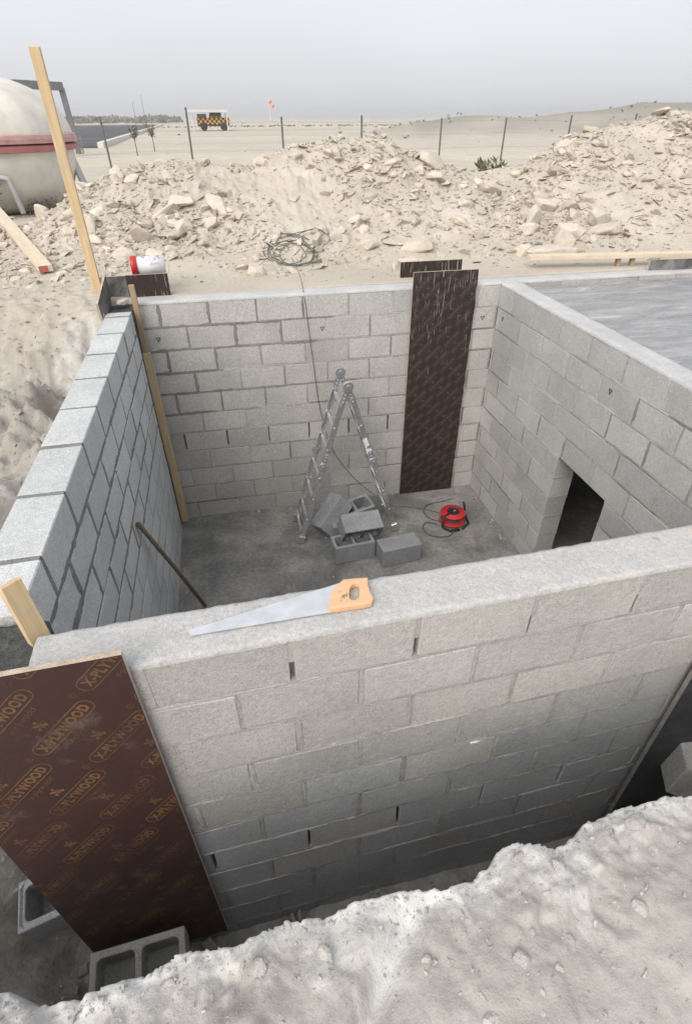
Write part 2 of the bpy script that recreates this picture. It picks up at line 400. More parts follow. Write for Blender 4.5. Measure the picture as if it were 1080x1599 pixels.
def ground_mat():
    mt, nt, b = nodes_mat('desert_soil'); p = _pos(nt)
    at = nt.nodes.new('ShaderNodeAttribute'); at.attribute_name = 'soil'     # 0 warm sand, 1 grey dug earth
    ac = nt.nodes.new('ShaderNodeAttribute'); ac.attribute_name = 'chalk'    # crumbly white chalk
    n = _noise(nt, p, 1.1, 7, 0.6); n2 = _noise(nt, p, 24, 5, 0.65); n3 = _noise(nt, p, 170, 3, 0.7)
    warm = _ramp(nt, n, [(0.3, (0.485, 0.437, 0.372)), (0.7, (0.585, 0.533, 0.462))])
    grey = _ramp(nt, _noise(nt, p, 3.3, 6, 0.6), [(0.32, (0.385, 0.36, 0.332)), (0.68, (0.46, 0.434, 0.405))])
    col = _mix(nt, at.outputs['Fac'], warm, grey)
    ad = nt.nodes.new('ShaderNodeAttribute'); ad.attribute_name = 'damp'     # freshly dug, darker earth
    col = _mix(nt, ad.outputs['Fac'], col, (0.335, 0.31, 0.275))
    ch = _ramp(nt, _math(nt, 'MULTIPLY_ADD', n2, 0.5, ac.outputs['Fac']), [(0.52, 0), (0.98, 1)])
    col = _mix(nt, ch, col, (0.62, 0.615, 0.60))
    col = _mix(nt, 1.0, col, _ramp(nt, n2, [(0.25, 0.88), (0.75, 1.08)]), 'MULTIPLY')
    col = _mix(nt, 1.0, col, _ramp(nt, n3, [(0.3, 0.92), (0.7, 1.05)]), 'MULTIPLY')
    mpb = nt.nodes.new('ShaderNodeMapping'); mpb.inputs['Scale'].default_value = (0.012, 0.06, 1); nt.links.new(p, mpb.inputs[0])
    big = _noise(nt, mpb.outputs[0], 1.0, 6, 0.65)
    col = _mix(nt, 1.0, col, _ramp(nt, big, [(0.3, 0.78), (0.7, 1.06)]), 'MULTIPLY')
    nt.links.new(col, b.inputs['Base Color']); b.inputs['Roughness'].default_value = 0.95
    b.inputs['Specular IOR Level'].default_value = 0.1
    _bump(nt, b, _math(nt, 'MULTIPLY_ADD', n2, _math(nt, 'MULTIPLY_ADD', ad.outputs['Fac'], 7.0, 2.2), n3), 0.0022)
    return mt
M['ground'] = ground_mat()

# ------------------------------------------------------------------ terrain
CR = np.array([(-3, .62), (-1.6, .60), (-1.0, .54), (-.708, .498), (-.618, .449), (-.521, .437), (-.4, .459), (-.323, .478), (-.16, .469), (-.116, .475), (-.058, .491), (.058, .485), (.132, .5), (.23, .499), (.346, .474), (.452, .483), (.53, .52), (.58, .534), (.685, .5), (.754, .521), (.815, .55), (.906, .556), (1.076, .562), (1.139, .55), (1.5, .57), (2.4, .6), (6, .7)])
RIDGE = np.array([(-30, -.02), (-2.6, .0), (-2.1, .22), (-1.61, .5), (-1.01, .73), (-.36, .82), (.1, .76), (.6, .70), (.96, .87), (1.65, 1.0), (2.35, 1.0), (2.91, .77), (3.9, .55), (4.29, .60), (4.77, .74), (5.2, .96), (5.76, 1.12), (6.46, 1.21), (7.0, 1.26), (9, 1.35), (12, 1.1), (16, .3), (22, -.02), (60, -.02)])
def crest(x): return np.interp(x, CR[:, 0], CR[:, 1])
def height(x, y, full=False):
    x = np.asarray(x, float); y = np.asarray(y, float)
    r = np.hypot(x, y)
    # desert plain
    z = -0.2 + 0.05 * fbm(x * .15, y * .15) * sstep(9, 14, r) + 0.25 * fbm(x * .012, y * .012, 3.3) * sstep(60, 200, r) * (1 - sstep(-20, 0, -x) * 0.9)
    # far berm on the right
    bd = (y - (62 - 0.22 * x + 3 * fbm(x * .1, x * 0 + 4.0))) / 6.0
    bh = np.interp(x, [13, 19, 24, 32, 40, 60, 90], [0, 1.4, 1.95, 2.25, 2.7, 3.2, 3.4])
    z = z + bh * np.exp(-bd * bd) * (0.8 + 0.35 * fbm(x * .25, y * .25, 1.7))
    # rubble heaps behind the far wall
    cy = 8.5 + 0.35 * fbm(x * .5, x * 0 + 2.2)
    y0 = 5.75 + 0.25 * fbm(x * .7, x * 0 + 9.2) - 0.25 * sstep(3.5, 6, x)
    up = np.clip((y - y0) / (cy - y0), 0, 1); up = up ** 1.15
    up = 0.6 * up + 0.4 * up * up * (3 - 2 * up)
    dn = 1 - sstep(0, 2.8, y - cy)
    prof = np.where(y < cy, up, dn)
    rd = np.interp(x, RIDGE[:, 0], RIDGE[:, 1])
    lift = sstep(-40, -3.5, -y) if False else 0
    base_near = 0.20 * (1 - sstep(9, 13, y)) * sstep(4.0, 5.2, y)           # site level just below the wall tops
    z = z + base_near
    hm = np.maximum(rd, 0) * prof
    lump = 0.10 * fbm(x * 1.7, y * 1.7, 4.4) + 0.06 * fbm(x * 5, y * 5, 1.1, 3) + 0.028 * ridge(x * 9, y * 9, 6.0, 2)
    z = z + hm + lump * sstep(0.02, 0.35, hm)
    # ground left of the left wall: sandy level, then a dug slope towards the camera
    lf = sstep(-0.4, -1.0, x) if False else (1 - sstep(-1.1, -0.8, x))
    dig = (1 - sstep(4.0, 4.9, y + 0.25 * fbm(x * 1.3, y * 1.3, 8.8) + 0.12 * (x + 1.5))) * lf
    z = z - dig * 0.26 + (dig + 0.45 * lf * (y > 1) * sstep(6.2, 5.2, y)) * (0.13 * fbm(x * 2.2, y * 2.2, 5.5) + 0.18 * np.abs(fbm(x * 2.6, y * 2.6, 2.5)) + 0.13 * np.abs(fbm(x * 7, y * 7, 1.5, 3)) + .03 * np.abs(fbm(x * 15, y * 15, 8.5, 3)) - .02 + .07 * cells(x, y, 4.5, 31, 1.8) + .035 * cells(x, y, 11, 33, 1.8))
    # foreground heap crest
    ye = crest(x) + 0.014 * fbm(x * 13, x * 0 + 1.5, 0, 4) + 0.006 * fbm(x * 45, x * 0 + 5.5, 0, 3)
    d = ye - y
    fg = 1 - sstep(0.9, 1.4, y)
    lump = np.clip(1.25 - 2.6 * np.clip(d, 0, 1) + 0.9 * fbm(x * 3, y * 3, 4.0), 0.22, 1.0) * (1 - 0.55 * sstep(.45, .8, x) * sstep(.1, .3, d))
    zf = -0.36 + 0.05 * (1 - np.exp(-np.clip(d, 0, 5) / .10)) + 0.035 * fbm(x * 4.5, y * 4.5, 6.1) + lump * (0.026 * np.abs(fbm(x * 8, y * 8, 2.1, 3)) + 0.007 * np.abs(fbm(x * 21, y * 21, 5.1, 3)) + 0.0025 * np.abs(fbm(x * 55, y * 55, 7.0, 2)) + 0.026 * cells(x, y, 9, 3, 1.6) + 0.008 * cells(x, y, 22, 9, 1.6) + .0022 * cells(x, y, 60, 5, 1.6)) + 0.0012 * fbm(x * 90, y * 90, 3.0, 2)
    gul = np.exp(-((x - (0.30 - 0.9 * np.clip(d, -1, 1))) / 0.055) ** 2) * sstep(-.02, .06, d) * (1 - sstep(0.5, .9, d))
    zf = zf - 0.05 * gul - 0.08 * sstep(0.5, 2.0, d) * 0
    zf = zf + np.interp(x, [-2.6, -1.5, -.82], [-.95, -.6, 0])  # unseen ground at far left lowered to let more light into the trench
    z = z * (1 - fg) + zf * fg
    # the excavation
    sl = np.interp(y, [1.0, 1.5, 2.0, 3.4, 4.6, 6], [1.5, 1.3, 1.2, 1.3, 9.0, 9.0])
    step = np.interp(y, [1.6, 2.3, 3.0, 3.9], [0, 1.2, 1.5, 2.35])
    dl = (np.interp(y, [.4, .6, .8, 1.1, 1.3, 1.5], [-.72, -.76, -.90, -1.16, -1.2, -1.14]) + 0.05 * fbm(y * 3, x * 0 + 4, z * 0, 3)) - x
    dl0 = dl; dl = np.where(dl > -.16 * sstep(2.8, 3.6, y), np.maximum(dl, 0), dl)
    D = [dl * sl + step * sstep(-.14, .0, dl0 + .16 * sstep(2.8, 3.6, y)), (y - 5.03) * 26, d * 15 + 1.98, (x - 4.75) * 12]
    D = np.maximum.reduce(D)
    fl = -2.2 + 0.05 * fbm(x * 3, y * 3, 9.0) + 0.03 * fbm(x * 12, y * 12, 2.0)
    fl = np.where((x > -0.9) & (y > 1.2), -2.45, fl)
    rough = (0.13 * np.abs(fbm(x * 5, y * 5, z * 3)) + 0.05 * np.abs(fbm(x * 13, y * 13, 4.0, 3)) + .07 * cells(x, y, 7, 41, 1.8)) * (x < -0.97) * (y < 4.4)
    cut = fl + np.maximum(D, 0) + rough
    out = np.where(D <= 0, fl, np.minimum(z, cut))
    if not full: return out
    soil = np.clip(fg + dig * (0.75 + 0.3 * fbm(x * 2, y * 2, 1.0)), 0, 1)
    soil = np.maximum(soil, np.where(D * 1.0 < 1.6, 0.8, 0) * (y < 5))
    chalk = fg * (0.36 * np.exp(-np.clip(d, 0, 2) / .2) + .18 * np.clip(fbm(x * 3.5, y * 3.5, 17.0) + .2, 0, 1)) + lf * (y > 1.3) * np.clip(0.75 * fbm(x * 2.6, y * 2.6, 21.0) + .25, 0, .8) * sstep(5.4, 4.2, y) + fg * (np.exp(-np.abs(d) / 0.04) * (0.36 + 0.45 * fbm(x * 11, y * 11, 8.0)) + 0.6 * gul * np.exp(-np.abs(d - .1) / .12) + 0.55 * np.clip(fbm(x * 7, y * 7, 5.2), 0, 1) * (1 - sstep(.08, .3, d)))
    damp = np.clip(dig * (0.55 + 0.9 * fbm(x * 1.8, y * 1.8, 3.0)), 0, 1) * lf * (y > .9) + 1.9 * np.clip(bh, 0, 1) * np.exp(-bd * bd * .45) * (y > 20) * np.clip(.7 + .6 * fbm(x * .3, y * .3, 7.0), 0, 1)
    return out, soil, np.clip(chalk, 0, 1), np.clip(damp, 0, 1)

def axis(*segs):
    out = []
    for a, b, s in segs:
        n = max(1, int(round((b - a) / s))); out += list(np.linspace(a, b, n, endpoint=False))
    return out
def geo(a, b, s, g=1.12):
    out = []; v = a
    while v < b: out.append(v); v += s; s *= g
    out.append(b); return out
xr = axis((-3.2, -.85, .024), (-.85, 1.3, .0065), (1.3, 2.6, .03), (2.6, 8.5, .06))
xs = np.array([-v for v in geo(3.2, 1500, .06)][::-1][:-1] + xr + geo(8.5, 1500, .08, 1.09))
yr = axis((-.3, .05, .03), (.05, .64, .0065), (.64, 1.3, .025), (1.3, 5.0, .03), (5.0, 5.2, .03), (5.2, 11, .045))
ys = np.array([-v for v in geo(.3, 1500, .06, 1.35)][::-1][:-1] + yr + geo(11, 1500, .06, 1.075))
GX, GY = np.meshgrid(xs, ys)
GZ, SO, CH, DA = height(GX, GY, True)
nx, ny = len(xs), len(ys)
# small sideways jitter roughens steep faces
near = (np.abs(GX) < 9) & (GY < 11) & (GY > -1)
jx = fbm(GX * 7, GY * 7, GZ * 7, 3) * .018 * near; jy = fbm(GX * 7, GY * 7, GZ * 7 + 50, 3) * .010 * near * (GY > .7)
V = np.stack([GX + jx * (GY > .7), GY + jy, GZ], -1).reshape(-1, 3)
idx = np.arange(nx * ny).reshape(ny, nx)
F = np.stack([idx[:-1, :-1], idx[:-1, 1:], idx[1:, 1:], idx[1:, :-1]], -1).reshape(-1, 4)
def np_mesh(name, V, F, mat=None, smooth=False):
    me = bpy.data.meshes.new(name); k = F.shape[1]
    me.vertices.add(len(V)); me.vertices.foreach_set('co', np.ascontiguousarray(V, dtype=np.float32).ravel())
    me.loops.add(F.size); me.loops.foreach_set('vertex_index', np.ascontiguousarray(F, dtype=np.int32).ravel())
    me.polygons.add(len(F)); me.polygons.foreach_set('loop_start', np.arange(0, F.size, k, dtype=np.int32))
    me.update(calc_edges=True)
    if mat: me.materials.append(mat)
    me.polygons.foreach_set('use_smooth', np.full(len(F), smooth))
    me.validate(); return me
gme = np_mesh('ground', V, F, M['ground'], True)
for nm, arr in (('soil', SO), ('chalk', CH), ('damp', DA)):
    a = gme.attributes.new(nm, 'FLOAT', 'POINT'); a.data.foreach_set('value', np.ascontiguousarray(arr.ravel(), dtype=np.float32))
tag(link('ground', gme), kind='structure')

# ------------------------------------------------------------------ rocks
def hull_shape(n, seed, flat=(1, 1, .6)):
    rg = np.random.default_rng(seed); bm = bmesh.new()
    p = rg.normal(size=(n, 3)); p /= np.linalg.norm(p, axis=1)[:, None]
    p *= (0.75 + 0.35 * rg.random((n, 1))); p = np.sign(p) * np.abs(p) ** 0.8
    p *= np.array(flat) * 0.5
    for q in p: bm.verts.new(q)
    bmesh.ops.convex_hull(bm, input=bm.verts)
    for v in [v for v in bm.verts if not v.link_faces]: bm.verts.remove(v)
    bmesh.ops.triangulate(bm, faces=bm.faces)
    bm.verts.index_update()
    V = np.array([v.co[:] for v in bm.verts]); F = np.array([[v.index for v in f.verts] for f in bm.faces]); bm.free()
    return V, F
SMALL = [hull_shape(9, 100 + k, (1, .55 + .4 * random.random(), .18 + .34 * random.random())) for k in range(20)]
BIG = [hull_shape(24, 300 + k, (1, .55 + .4 * random.random(), .2 + .34 * random.random())) for k in range(20)]
def worn(v, f, mat, seed, name='rock', off=.035):
    me = np_mesh(name, v, f, None, False); bm = bmesh.new(); bm.from_mesh(me); bpy.data.meshes.remove(me)
    bmesh.ops.dissolve_limit(bm, angle_limit=.18, verts=bm.verts, edges=bm.edges)
    bmesh.ops.bevel(bm, geom=list(bm.edges), offset=off, segments=1, affect='EDGES', clamp_overlap=True)
    bmesh.ops.triangulate(bm, faces=bm.faces)
    bmesh.ops.subdivide_edges(bm, edges=[e for e in bm.edges if e.calc_length() > .3], cuts=1, use_grid_fill=True)
    bmesh.ops.triangulate(bm, faces=bm.faces)
    c = np.array([q.co[:] for q in bm.verts]); d_ = fbm(c[:, 0] * 4 + seed, c[:, 1] * 4, c[:, 2] * 4, 2) * .05
    for q, k in zip(bm.verts, d_): q.co *= 1 + float(k)
    me = bpy.data.meshes.new(name); bm.to_mesh(me); bm.free(); me.materials.append(mat); return me
BIGM = [worn(v, f, M['rock'], k * 7.3) for k, (v, f) in enumerate(BIG)]
def rot_mats(n, tilt, rg):
    a = rg.random(n) * 2 * np.pi; tx = rg.normal(size=n) * tilt; ty = rg.normal(size=n) * tilt
    out = np.empty((n, 3, 3))
    for i in range(n): out[i] = np.array(Euler((tx[i], ty[i], a[i])).to_matrix())
    return out
def scatter(name, xy, size, mat, label, cat, embed=.25, tilt=.45, rg=RNG, shapes=SMALL):
    z = height(xy[:, 0], xy[:, 1]); Rm = rot_mats(len(xy), tilt, rg)
    Vs = []; Fs = []; off = 0
    for i in range(len(xy)):
        v, f = shapes[int(rg.integers(len(shapes)))]
        w = (v * size[i]) @ Rm[i].T + np.array([xy[i, 0], xy[i, 1], z[i] + size[i] * (.22 - embed * .5)])
        Vs.append(w); Fs.append(f + off); off += len(v)
    me = np_mesh(name, np.concatenate(Vs), np.concatenate(Fs), mat, False)
    return tag(link(name, me), label, cat, kind='stuff')
def heap_mask(x, y):
    h = height(x, y); edge = sstep(5.5, 6.3, y) * (1 - sstep(9.2, 10.2, y))
    m_ = (0.58 + 1.3 * fbm(x * 1.0, y * 1.0, 12.0)) * edge
    m_ *= np.where((x > .7) & (x < 3.2) & (y < 7.6), .45, 1)        # finer soil in the middle heap
    return np.clip(m_, 0.03, 1)
def heap_points(n, rg):
    out = []
    while len(out) < n:
        x = rg.uniform(-3.0, 9.0, 4000); y = rg.uniform(5.35, 10, 4000)
        ok = rg.random(4000) < heap_mask(x, y)
        vis = (x > -0.33 * y - .3) & (x < 0.86 * y + .6)
        out += list(zip(x[ok & vis], y[ok & vis]))
    return np.array(out[:n])
rg = np.random.default_rng(5)
pts = heap_points(23000, rg); sz = 0.028 * (1 - rg.random(23000)) ** -0.55; sz = np.clip(sz, .028, .19)
scatter('rubble', pts, sz, M['rock'], 'pale limestone rubble and chippings covering the heaps behind the walls', 'rubble', embed=.44, tilt=.40)
bp = heap_points(292, rg); bs = np.clip(0.14 * (1 - rg.random(292)) ** -0.40, .14, .42)
bz = height(bp[:, 0], bp[:, 1])
for i in range(292):
    o = bpy.data.objects.new('rock', BIGM[int(rg.integers(20))]); COL.objects.link(o)
    s_ = bs[i]; o.scale = (s_, s_, s_)
    o.location = (bp[i, 0], bp[i, 1], bz[i] + s_ * .04); o.rotation_euler = (rg.normal() * .4, rg.normal() * .4, rg.random() * 6.28)
    hp = 'left' if bp[i, 0] < .5 else 'middle' if bp[i, 0] < 3.9 else 'right'
    tag(o, 'pale angular limestone rock lying in the %s rubble heap behind the walls' % hp, 'rock', 'rocks in the %s rubble heap' % hp)
def special_rock(px, d, dims, rotz, label, seed, mat='rock_pale', tilt=(0, 0)):
    v, f = hull_shape(26, seed, (1, 1, 1))
    o = link('rock', worn(v, f, M[mat], seed * 3.1)); o.scale = dims
    o.location = px; o.rotation_euler = (tilt[0], tilt[1], rotz); return tag(o, label, 'rock')
def HZ(x, y): return float(height(np.array([x]), np.array([y]))[0])
special_rock((3.55, 5.85, HZ(3.55, 5.85) + .05), 0, (.62, .26, .13), -.15, 'long flat limestone slab at the foot of the right heap', 41)
special_rock((4.55, 6.6, HZ(4.55, 6.6) + .06), 0, (.34, .28, .26), .6, 'large pale yellowish boulder low on the right heap', 42, tilt=(.4, .2))
special_rock((3.75, 6.75, HZ(3.75, 6.75) + .07), 0, (.2, .16, .3), .3, 'upright pale boulder standing in the right heap', 43, tilt=(.1, .2))
special_rock((4.05, 6.35, HZ(4.05, 6.35) + .05), 0, (.34, .24, .2), -.5, 'rounded pale boulder in front of the right heap', 44)
special_rock((.22, 7.2, HZ(.22, 7.2) + .05), 0, (.42, .2, .12), -.7, 'long tilted limestone slab on the left heap', 45, 'rock', (.5, .2))
special_rock((1.95, 5.75, HZ(1.95, 5.75) + .03), 0, (.4, .2, .16), -.2, 'low lumpy boulder just behind the dark panel', 46, 'rock')

# loose stones left of the wall, in the trench, and pebbles out on the plain
n = 4200; xy = np.stack([rg.uniform(-3.4, -1.15, n), rg.uniform(1.2, 5.5, n)], 1)
scatter('earth_crumbs', xy, np.clip(.011 * (1 - rg.random(n)) ** -.6, .011, .075), M['crumb'], 'crumbled grey earth on the dug slope left of the wall', 'earth', embed=.6)
n = 900; xy = np.stack([rg.uniform(-1.2, 3.0, n), rg.uniform(.62, 1.1, n)], 1)
scatter('trench_debris', xy, np.clip(.018 * (1 - rg.random(n)) ** -.7, .018, .16), M['debris'], 'stones and crumbs at the bottom of the trench', 'debris')
n = 5000; t = rg.random(n); xy = np.stack([rg.uniform(-.9, 1.3, n), crest(rg.uniform(-.9, 1.3, n)) - .02 - .4 * rg.random(n) ** 1.6], 1)
xy[:, 1] = crest(xy[:, 0]) - .004 - .42 * rg.random(n) ** 2.0
scatter('chalk_crumbs', xy, np.clip(.0032 * (1 - rg.random(n)) ** -.55, .0032, .026), M['clod'], 'fine chalky crumbs strewn over the foreground heap', 'earth', embed=.5, tilt=.8)
n = 1200; a_ = rg.uniform(-.45, .9, n); yy = 11 + 60 * rg.random(n) ** 2; xy = np.stack([a_ * yy, yy], 1)
scatter('plain_stones', xy, np.clip(.03 * (1 - rg.random(n)) ** -.5, .03, .3), M['rock'], 'scattered stones on the desert plain beyond the heaps', 'stones')
for k, (px, py, s_) in enumerate([(.47, .30, .045), (.60, .31, .03), (.36, .215, .04), (.545, .265, .026), (.03, .41, .05), (-.12, .42, .04), (.80, .33, .045), (-.33, .43, .05), (.66, .46, .05), (.92, .51, .06), (.57, .50, .045), (.26, .35, .03)]):
    v, f = hull_shape(40, 500 + k, (1, .8, .6))
    o = link('earth_clod', worn(v, f, M['clod'], k * 5.1, 'earth_clod', .05)); o.scale = (s_,) * 3
    o.location = (px, py, HZ(px, py) - s_ * .02); o.rotation_euler = (rg.normal() * .3, rg.normal() * .3, rg.random() * 6)
    tag(o, 'pale angular lump of chalky earth on the foreground heap', 'earth clod', 'earth clods on the foreground heap')

# ------------------------------------------------------------------ floor of the chamber
def grid_slab(name, x0, x1, y0, y1, ztop, thick, step, amp, mat, parent=None, edge=0.0, freq=14):
    ax = np.linspace(x0, x1, max(2, int((x1 - x0) / step))); ay = np.linspace(y0, y1, max(2, int((y1 - y0) / step)))
    X, Y = np.meshgrid(ax, ay); Z = ztop + amp * fbm(X * freq, Y * freq, ztop * 9 + 3, 4) + amp * .6 * fbm(X * freq * 4, Y * freq * 4, 8, 3)
    e = np.zeros_like(X)
    if edge:
        X = X.copy(); Y = Y.copy()
        Y[0, :] += edge * fbm(ax * 22, ax * 0 + 1, 0, 3); Y[-1, :] += edge * fbm(ax * 22, ax * 0 + 5, 0, 3)
        X[:, 0] += edge * fbm(ay * 22, ay * 0 + 2, 0, 3); X[:, -1] += edge * fbm(ay * 22, ay * 0 + 7, 0, 3)
        Z[0, :] -= amp * 1.2; Z[-1, :] -= amp * 1.2; Z[:, 0] -= amp; Z[:, -1] -= amp
    n0, n1 = X.shape; top = np.stack([X, Y, Z], -1).reshape(-1, 3)
    ring = [(0, j) for j in range(n1)] + [(i, n1 - 1) for i in range(1, n0)] + [(n0 - 1, j) for j in range(n1 - 2, -1, -1)] + [(i, 0) for i in range(n0 - 2, 0, -1)]
    rid = np.array([i * n1 + j for i, j in ring]); low = top[rid].copy(); low[:, 2] = ztop - thick
    Vv = np.concatenate([top, low]); id_ = np.arange(n0 * n1).reshape(n0, n1)
    Fq = np.stack([id_[:-1, :-1], id_[:-1, 1:], id_[1:, 1:], id_[1:, :-1]], -1).reshape(-1, 4)
    k = len(rid); b = n0 * n1
    Fs = np.array([[rid[(i + 1) % k], rid[i], b + i, b + (i + 1) % k] for i in range(k)])
    me = np_mesh(name, Vv, np.concatenate([Fq, Fs]), mat, True)
    return link(name, me, None, parent)
FZ = -2.27
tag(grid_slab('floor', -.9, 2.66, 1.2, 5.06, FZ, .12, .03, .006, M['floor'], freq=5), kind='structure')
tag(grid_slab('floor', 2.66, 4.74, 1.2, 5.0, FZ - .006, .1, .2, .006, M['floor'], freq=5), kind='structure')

def floor_debris(n):
    x = rg.uniform(-.74, 2.5, n); y = rg.uniform(1.4, 4.9, n); k = rg.random(n)
    x = np.where(k < .18, -.74 + .10 * rg.random(n) ** 2, np.where(k < .40, 2.5 - .12 * rg.random(n) ** 2, x)); y = np.where((k > .4) & (k < .66), 4.92 - .12 * rg.random(n) ** 2, y)
    sz_ = np.clip(.006 * (1 - rg.random(n)) ** -.6, .006, .05); Rm = rot_mats(n, .5, rg); Vs = []; Fs = []; off = 0
    for i in range(n):
        v, f = SMALL[int(rg.integers(20))]; w = (v * sz_[i]) @ Rm[i].T + np.array([x[i], y[i], FZ + .004 + sz_[i] * .1]); Vs.append(w); Fs.append(f + off); off += len(v)
    return tag(link('floor_debris', np_mesh('floor_debris', np.concatenate(Vs), np.concatenate(Fs), M['debris'], False)), 'mortar droppings and grit along the foot of the inner walls', 'debris', kind='stuff')
floor_debris(900)
# ------------------------------------------------------------------ block walls
PZ, BH = .207, .194
_cache = {}
def block_mesh(L, T, H, mat, var):
    key = (round(L, 3), round(T, 3), round(H, 3), mat.name, var)
    if key in _cache: return _cache[key]
    rgv = random.Random(var * 977 + int(L * 1000)); me = bpy.data.meshes.new('block'); bm = bmesh.new()
    bmesh.ops.create_cube(bm, size=1)
    for v in bm.verts:
        v.co = Vector((v.co.x * L, v.co.y * T, v.co.z * H)) + Vector((rgv.uniform(-.003, .003), rgv.uniform(-.0015, .0015), rgv.uniform(-.003, .003)))
    bmesh.ops.bevel(bm, geom=list(bm.edges), offset=.0042, segments=1, affect='EDGES')
    for v in bm.verts: v.co += Vector((rgv.uniform(-.0014, .0014), rgv.uniform(-.0006, .0006), rgv.uniform(-.0014, .0014)))
    bm.to_mesh(me); bm.free(); me.materials.append(mat); _cache[key] = me
    return me

def ribbon(mb, x0, z0, x1, z1, w, proud, rgv, step=.022):
    """uneven strip of pointing along a joint of the face y = 0 (outside is -y)"""
    dx, dz = x1 - x0, z1 - z0; L = math.hypot(dx, dz); n = max(3, int(L / step)); ux, uz = dx / L, dz / L; px, pz = -uz, ux
    vs = []; w1 = w; w2 = w; wob = 0
    for k in range(n + 1):
        t = k / n; x, z = x0 + dx * t, z0 + dz * t; e = min(1, 3 * min(t, 1 - t) + .35)
        w1 = .5 * w1 + .5 * w * rgv.uniform(.35, 1.75); w2 = .5 * w2 + .5 * w * rgv.uniform(.35, 1.75); pr = proud[0] + (proud[1] - proud[0]) * rgv.random()
        wob = .7 * wob + rgv.uniform(-.0022, .0022); x += px * wob; z += pz * wob
        vs += [(x + px * w1 * e, .0018, z + pz * w1 * e), (x, -pr, z), (x - px * w2 * e, .0018, z - pz * w2 * e)]
    fs = []
    for k in range(n):
        a = 3 * k; fs += [(a, a + 1, a + 4, a + 3), (a + 1, a + 2, a + 5, a + 4)]
    mb.add(vs, fs)

def pick(r, x, opts): return opts[int(_hash(np.int64(r * 7 + 3), np.int64(round(x * 10)), np.int64(5)) * .999 * len(opts))]
def make_wall(name, label, origin, ang, length, T, phases, pitch, mats, ztop, courses=11, hole=None, recess=None, mortar=None, slots=(), slot_half=(), gap=.014, rows=None, smear=None, seed=1, BH=BH, point=None, face_len=9.0):
    """local x along the wall, local y across it, z down from ztop; blocks and mortar are parts"""
    root = empty(name, (origin[0], origin[1], 0), (0, 0, ang)); tag(root, label, 'wall')
    rgv = random.Random(seed); mor = {}; pts = {}
    for r in range(courses):
        zc = ztop - (r + .5) * PZ
        ph = phases[r % 2]; x = ph - pitch
        segs = []
        while x < length:
            a, b = max(x, 0), min(x + pitch, length)
            if b - a > .05: segs.append((a, b))
            x += pitch
        out = []
        for a, b in segs:
            if hole and zc > hole[2] and zc < hole[3]:
                if a >= hole[0] - .03 and b <= hole[1] + .03: continue
                if a < hole[0] < b:
                    if hole[0] - a > .05: out.append((a, hole[0]))
                    if b > hole[1] + .05: out.append((hole[1], b))
                    continue
                if a < hole[1] < b:
                    if b - hole[1] > .05: out.append((hole[1], b))
                    continue
            out.append((a, b))
        rc, mm = recess(r), mortar(r)
        mb = mor.setdefault(mm, MB())
        for a, b in out:
            if rows and not rows(r, (a + b) / 2): continue
            L = b - a - gap
            if L < .03: continue
            o = bpy.data.objects.new('block', block_mesh(L, T, BH, mats(r, (a + b) / 2, rgv), rgv.randrange(4))); COL.objects.link(o)
            o.parent = root; o.location = ((a + b) / 2 + rgv.uniform(-.002, .002), T / 2 + rgv.uniform(-.0018, .0018), zc + rgv.uniform(-.002, .002))
            o.rotation_euler = (rgv.uniform(-.006, .006), rgv.uniform(-.006, .006), rgv.uniform(-.006, .006) + (math.pi if rgv.random() < .5 else 0))
        # head joints
        for k in range(len(out) - 1):
            a, b = out[k][1], out[k + 1][0]
            if b - a > .02: continue
            key = (r, round(a, 2))
            w = gap + .008; h = BH - .004
            if r in slots:
                mb.box((a, T / 2, zc), (w, T - .09, h)); mb.box((a, T / 2, zc - h * .43), (w, T - 2 * rc, h * .12)); continue
            if r in slot_half and rgv.random() < .8:
                mb.box((a, T / 2, zc + h * .24), (w, T - 2 * rc, h * .5)); mb.box((a, T / 2, zc), (w, T - .07, h)); continue
            mb.box((a, T / 2, zc), (w, T - 2 * rc, h))
            if point and a < face_len:
                pm, pw, pp = point(r, a, 1); ribbon(pts.setdefault(pm, MB()), a + rgv.uniform(-.003, .003), zc - h / 2, a + rgv.uniform(-.003, .003), zc + h / 2, pw, pp, rgv)
        # bed joint under this course
        if r < courses - 1:
            zb = ztop - (r + 1) * PZ; hb = PZ - BH + .008
            spans = [(0.002, length - .002)]
            if hole and hole[2] < zb < hole[3]: spans = [(0.002, hole[0] - .003), (hole[1] + .003, length - .002)]
            for a, b in spans: mb.box(((a + b) / 2, T / 2, zb), (b - a, T - 2 * rc, hb))
            if point:
                for a, b in spans:
                    x = a; b = min(b, face_len)
                    while x < b - .02:
                        l = min(rgv.uniform(.25, .8), b - x); pm, pw, pp = point(r, x, 0)
                        if rgv.random() < .93: ribbon(pts.setdefault(pm, MB()), x, zb, x + l + .01, zb + rgv.uniform(-.002, .002), pw, pp, rgv)
                        x += l
    for k, (mm, mb) in enumerate(mor.items()):
        mb.build('mortar', M[mm], root)
    for pm, mb in pts.items(): tag(mb.build('pointing', M[pm], root, smooth=True), kind='stuff')
    return root

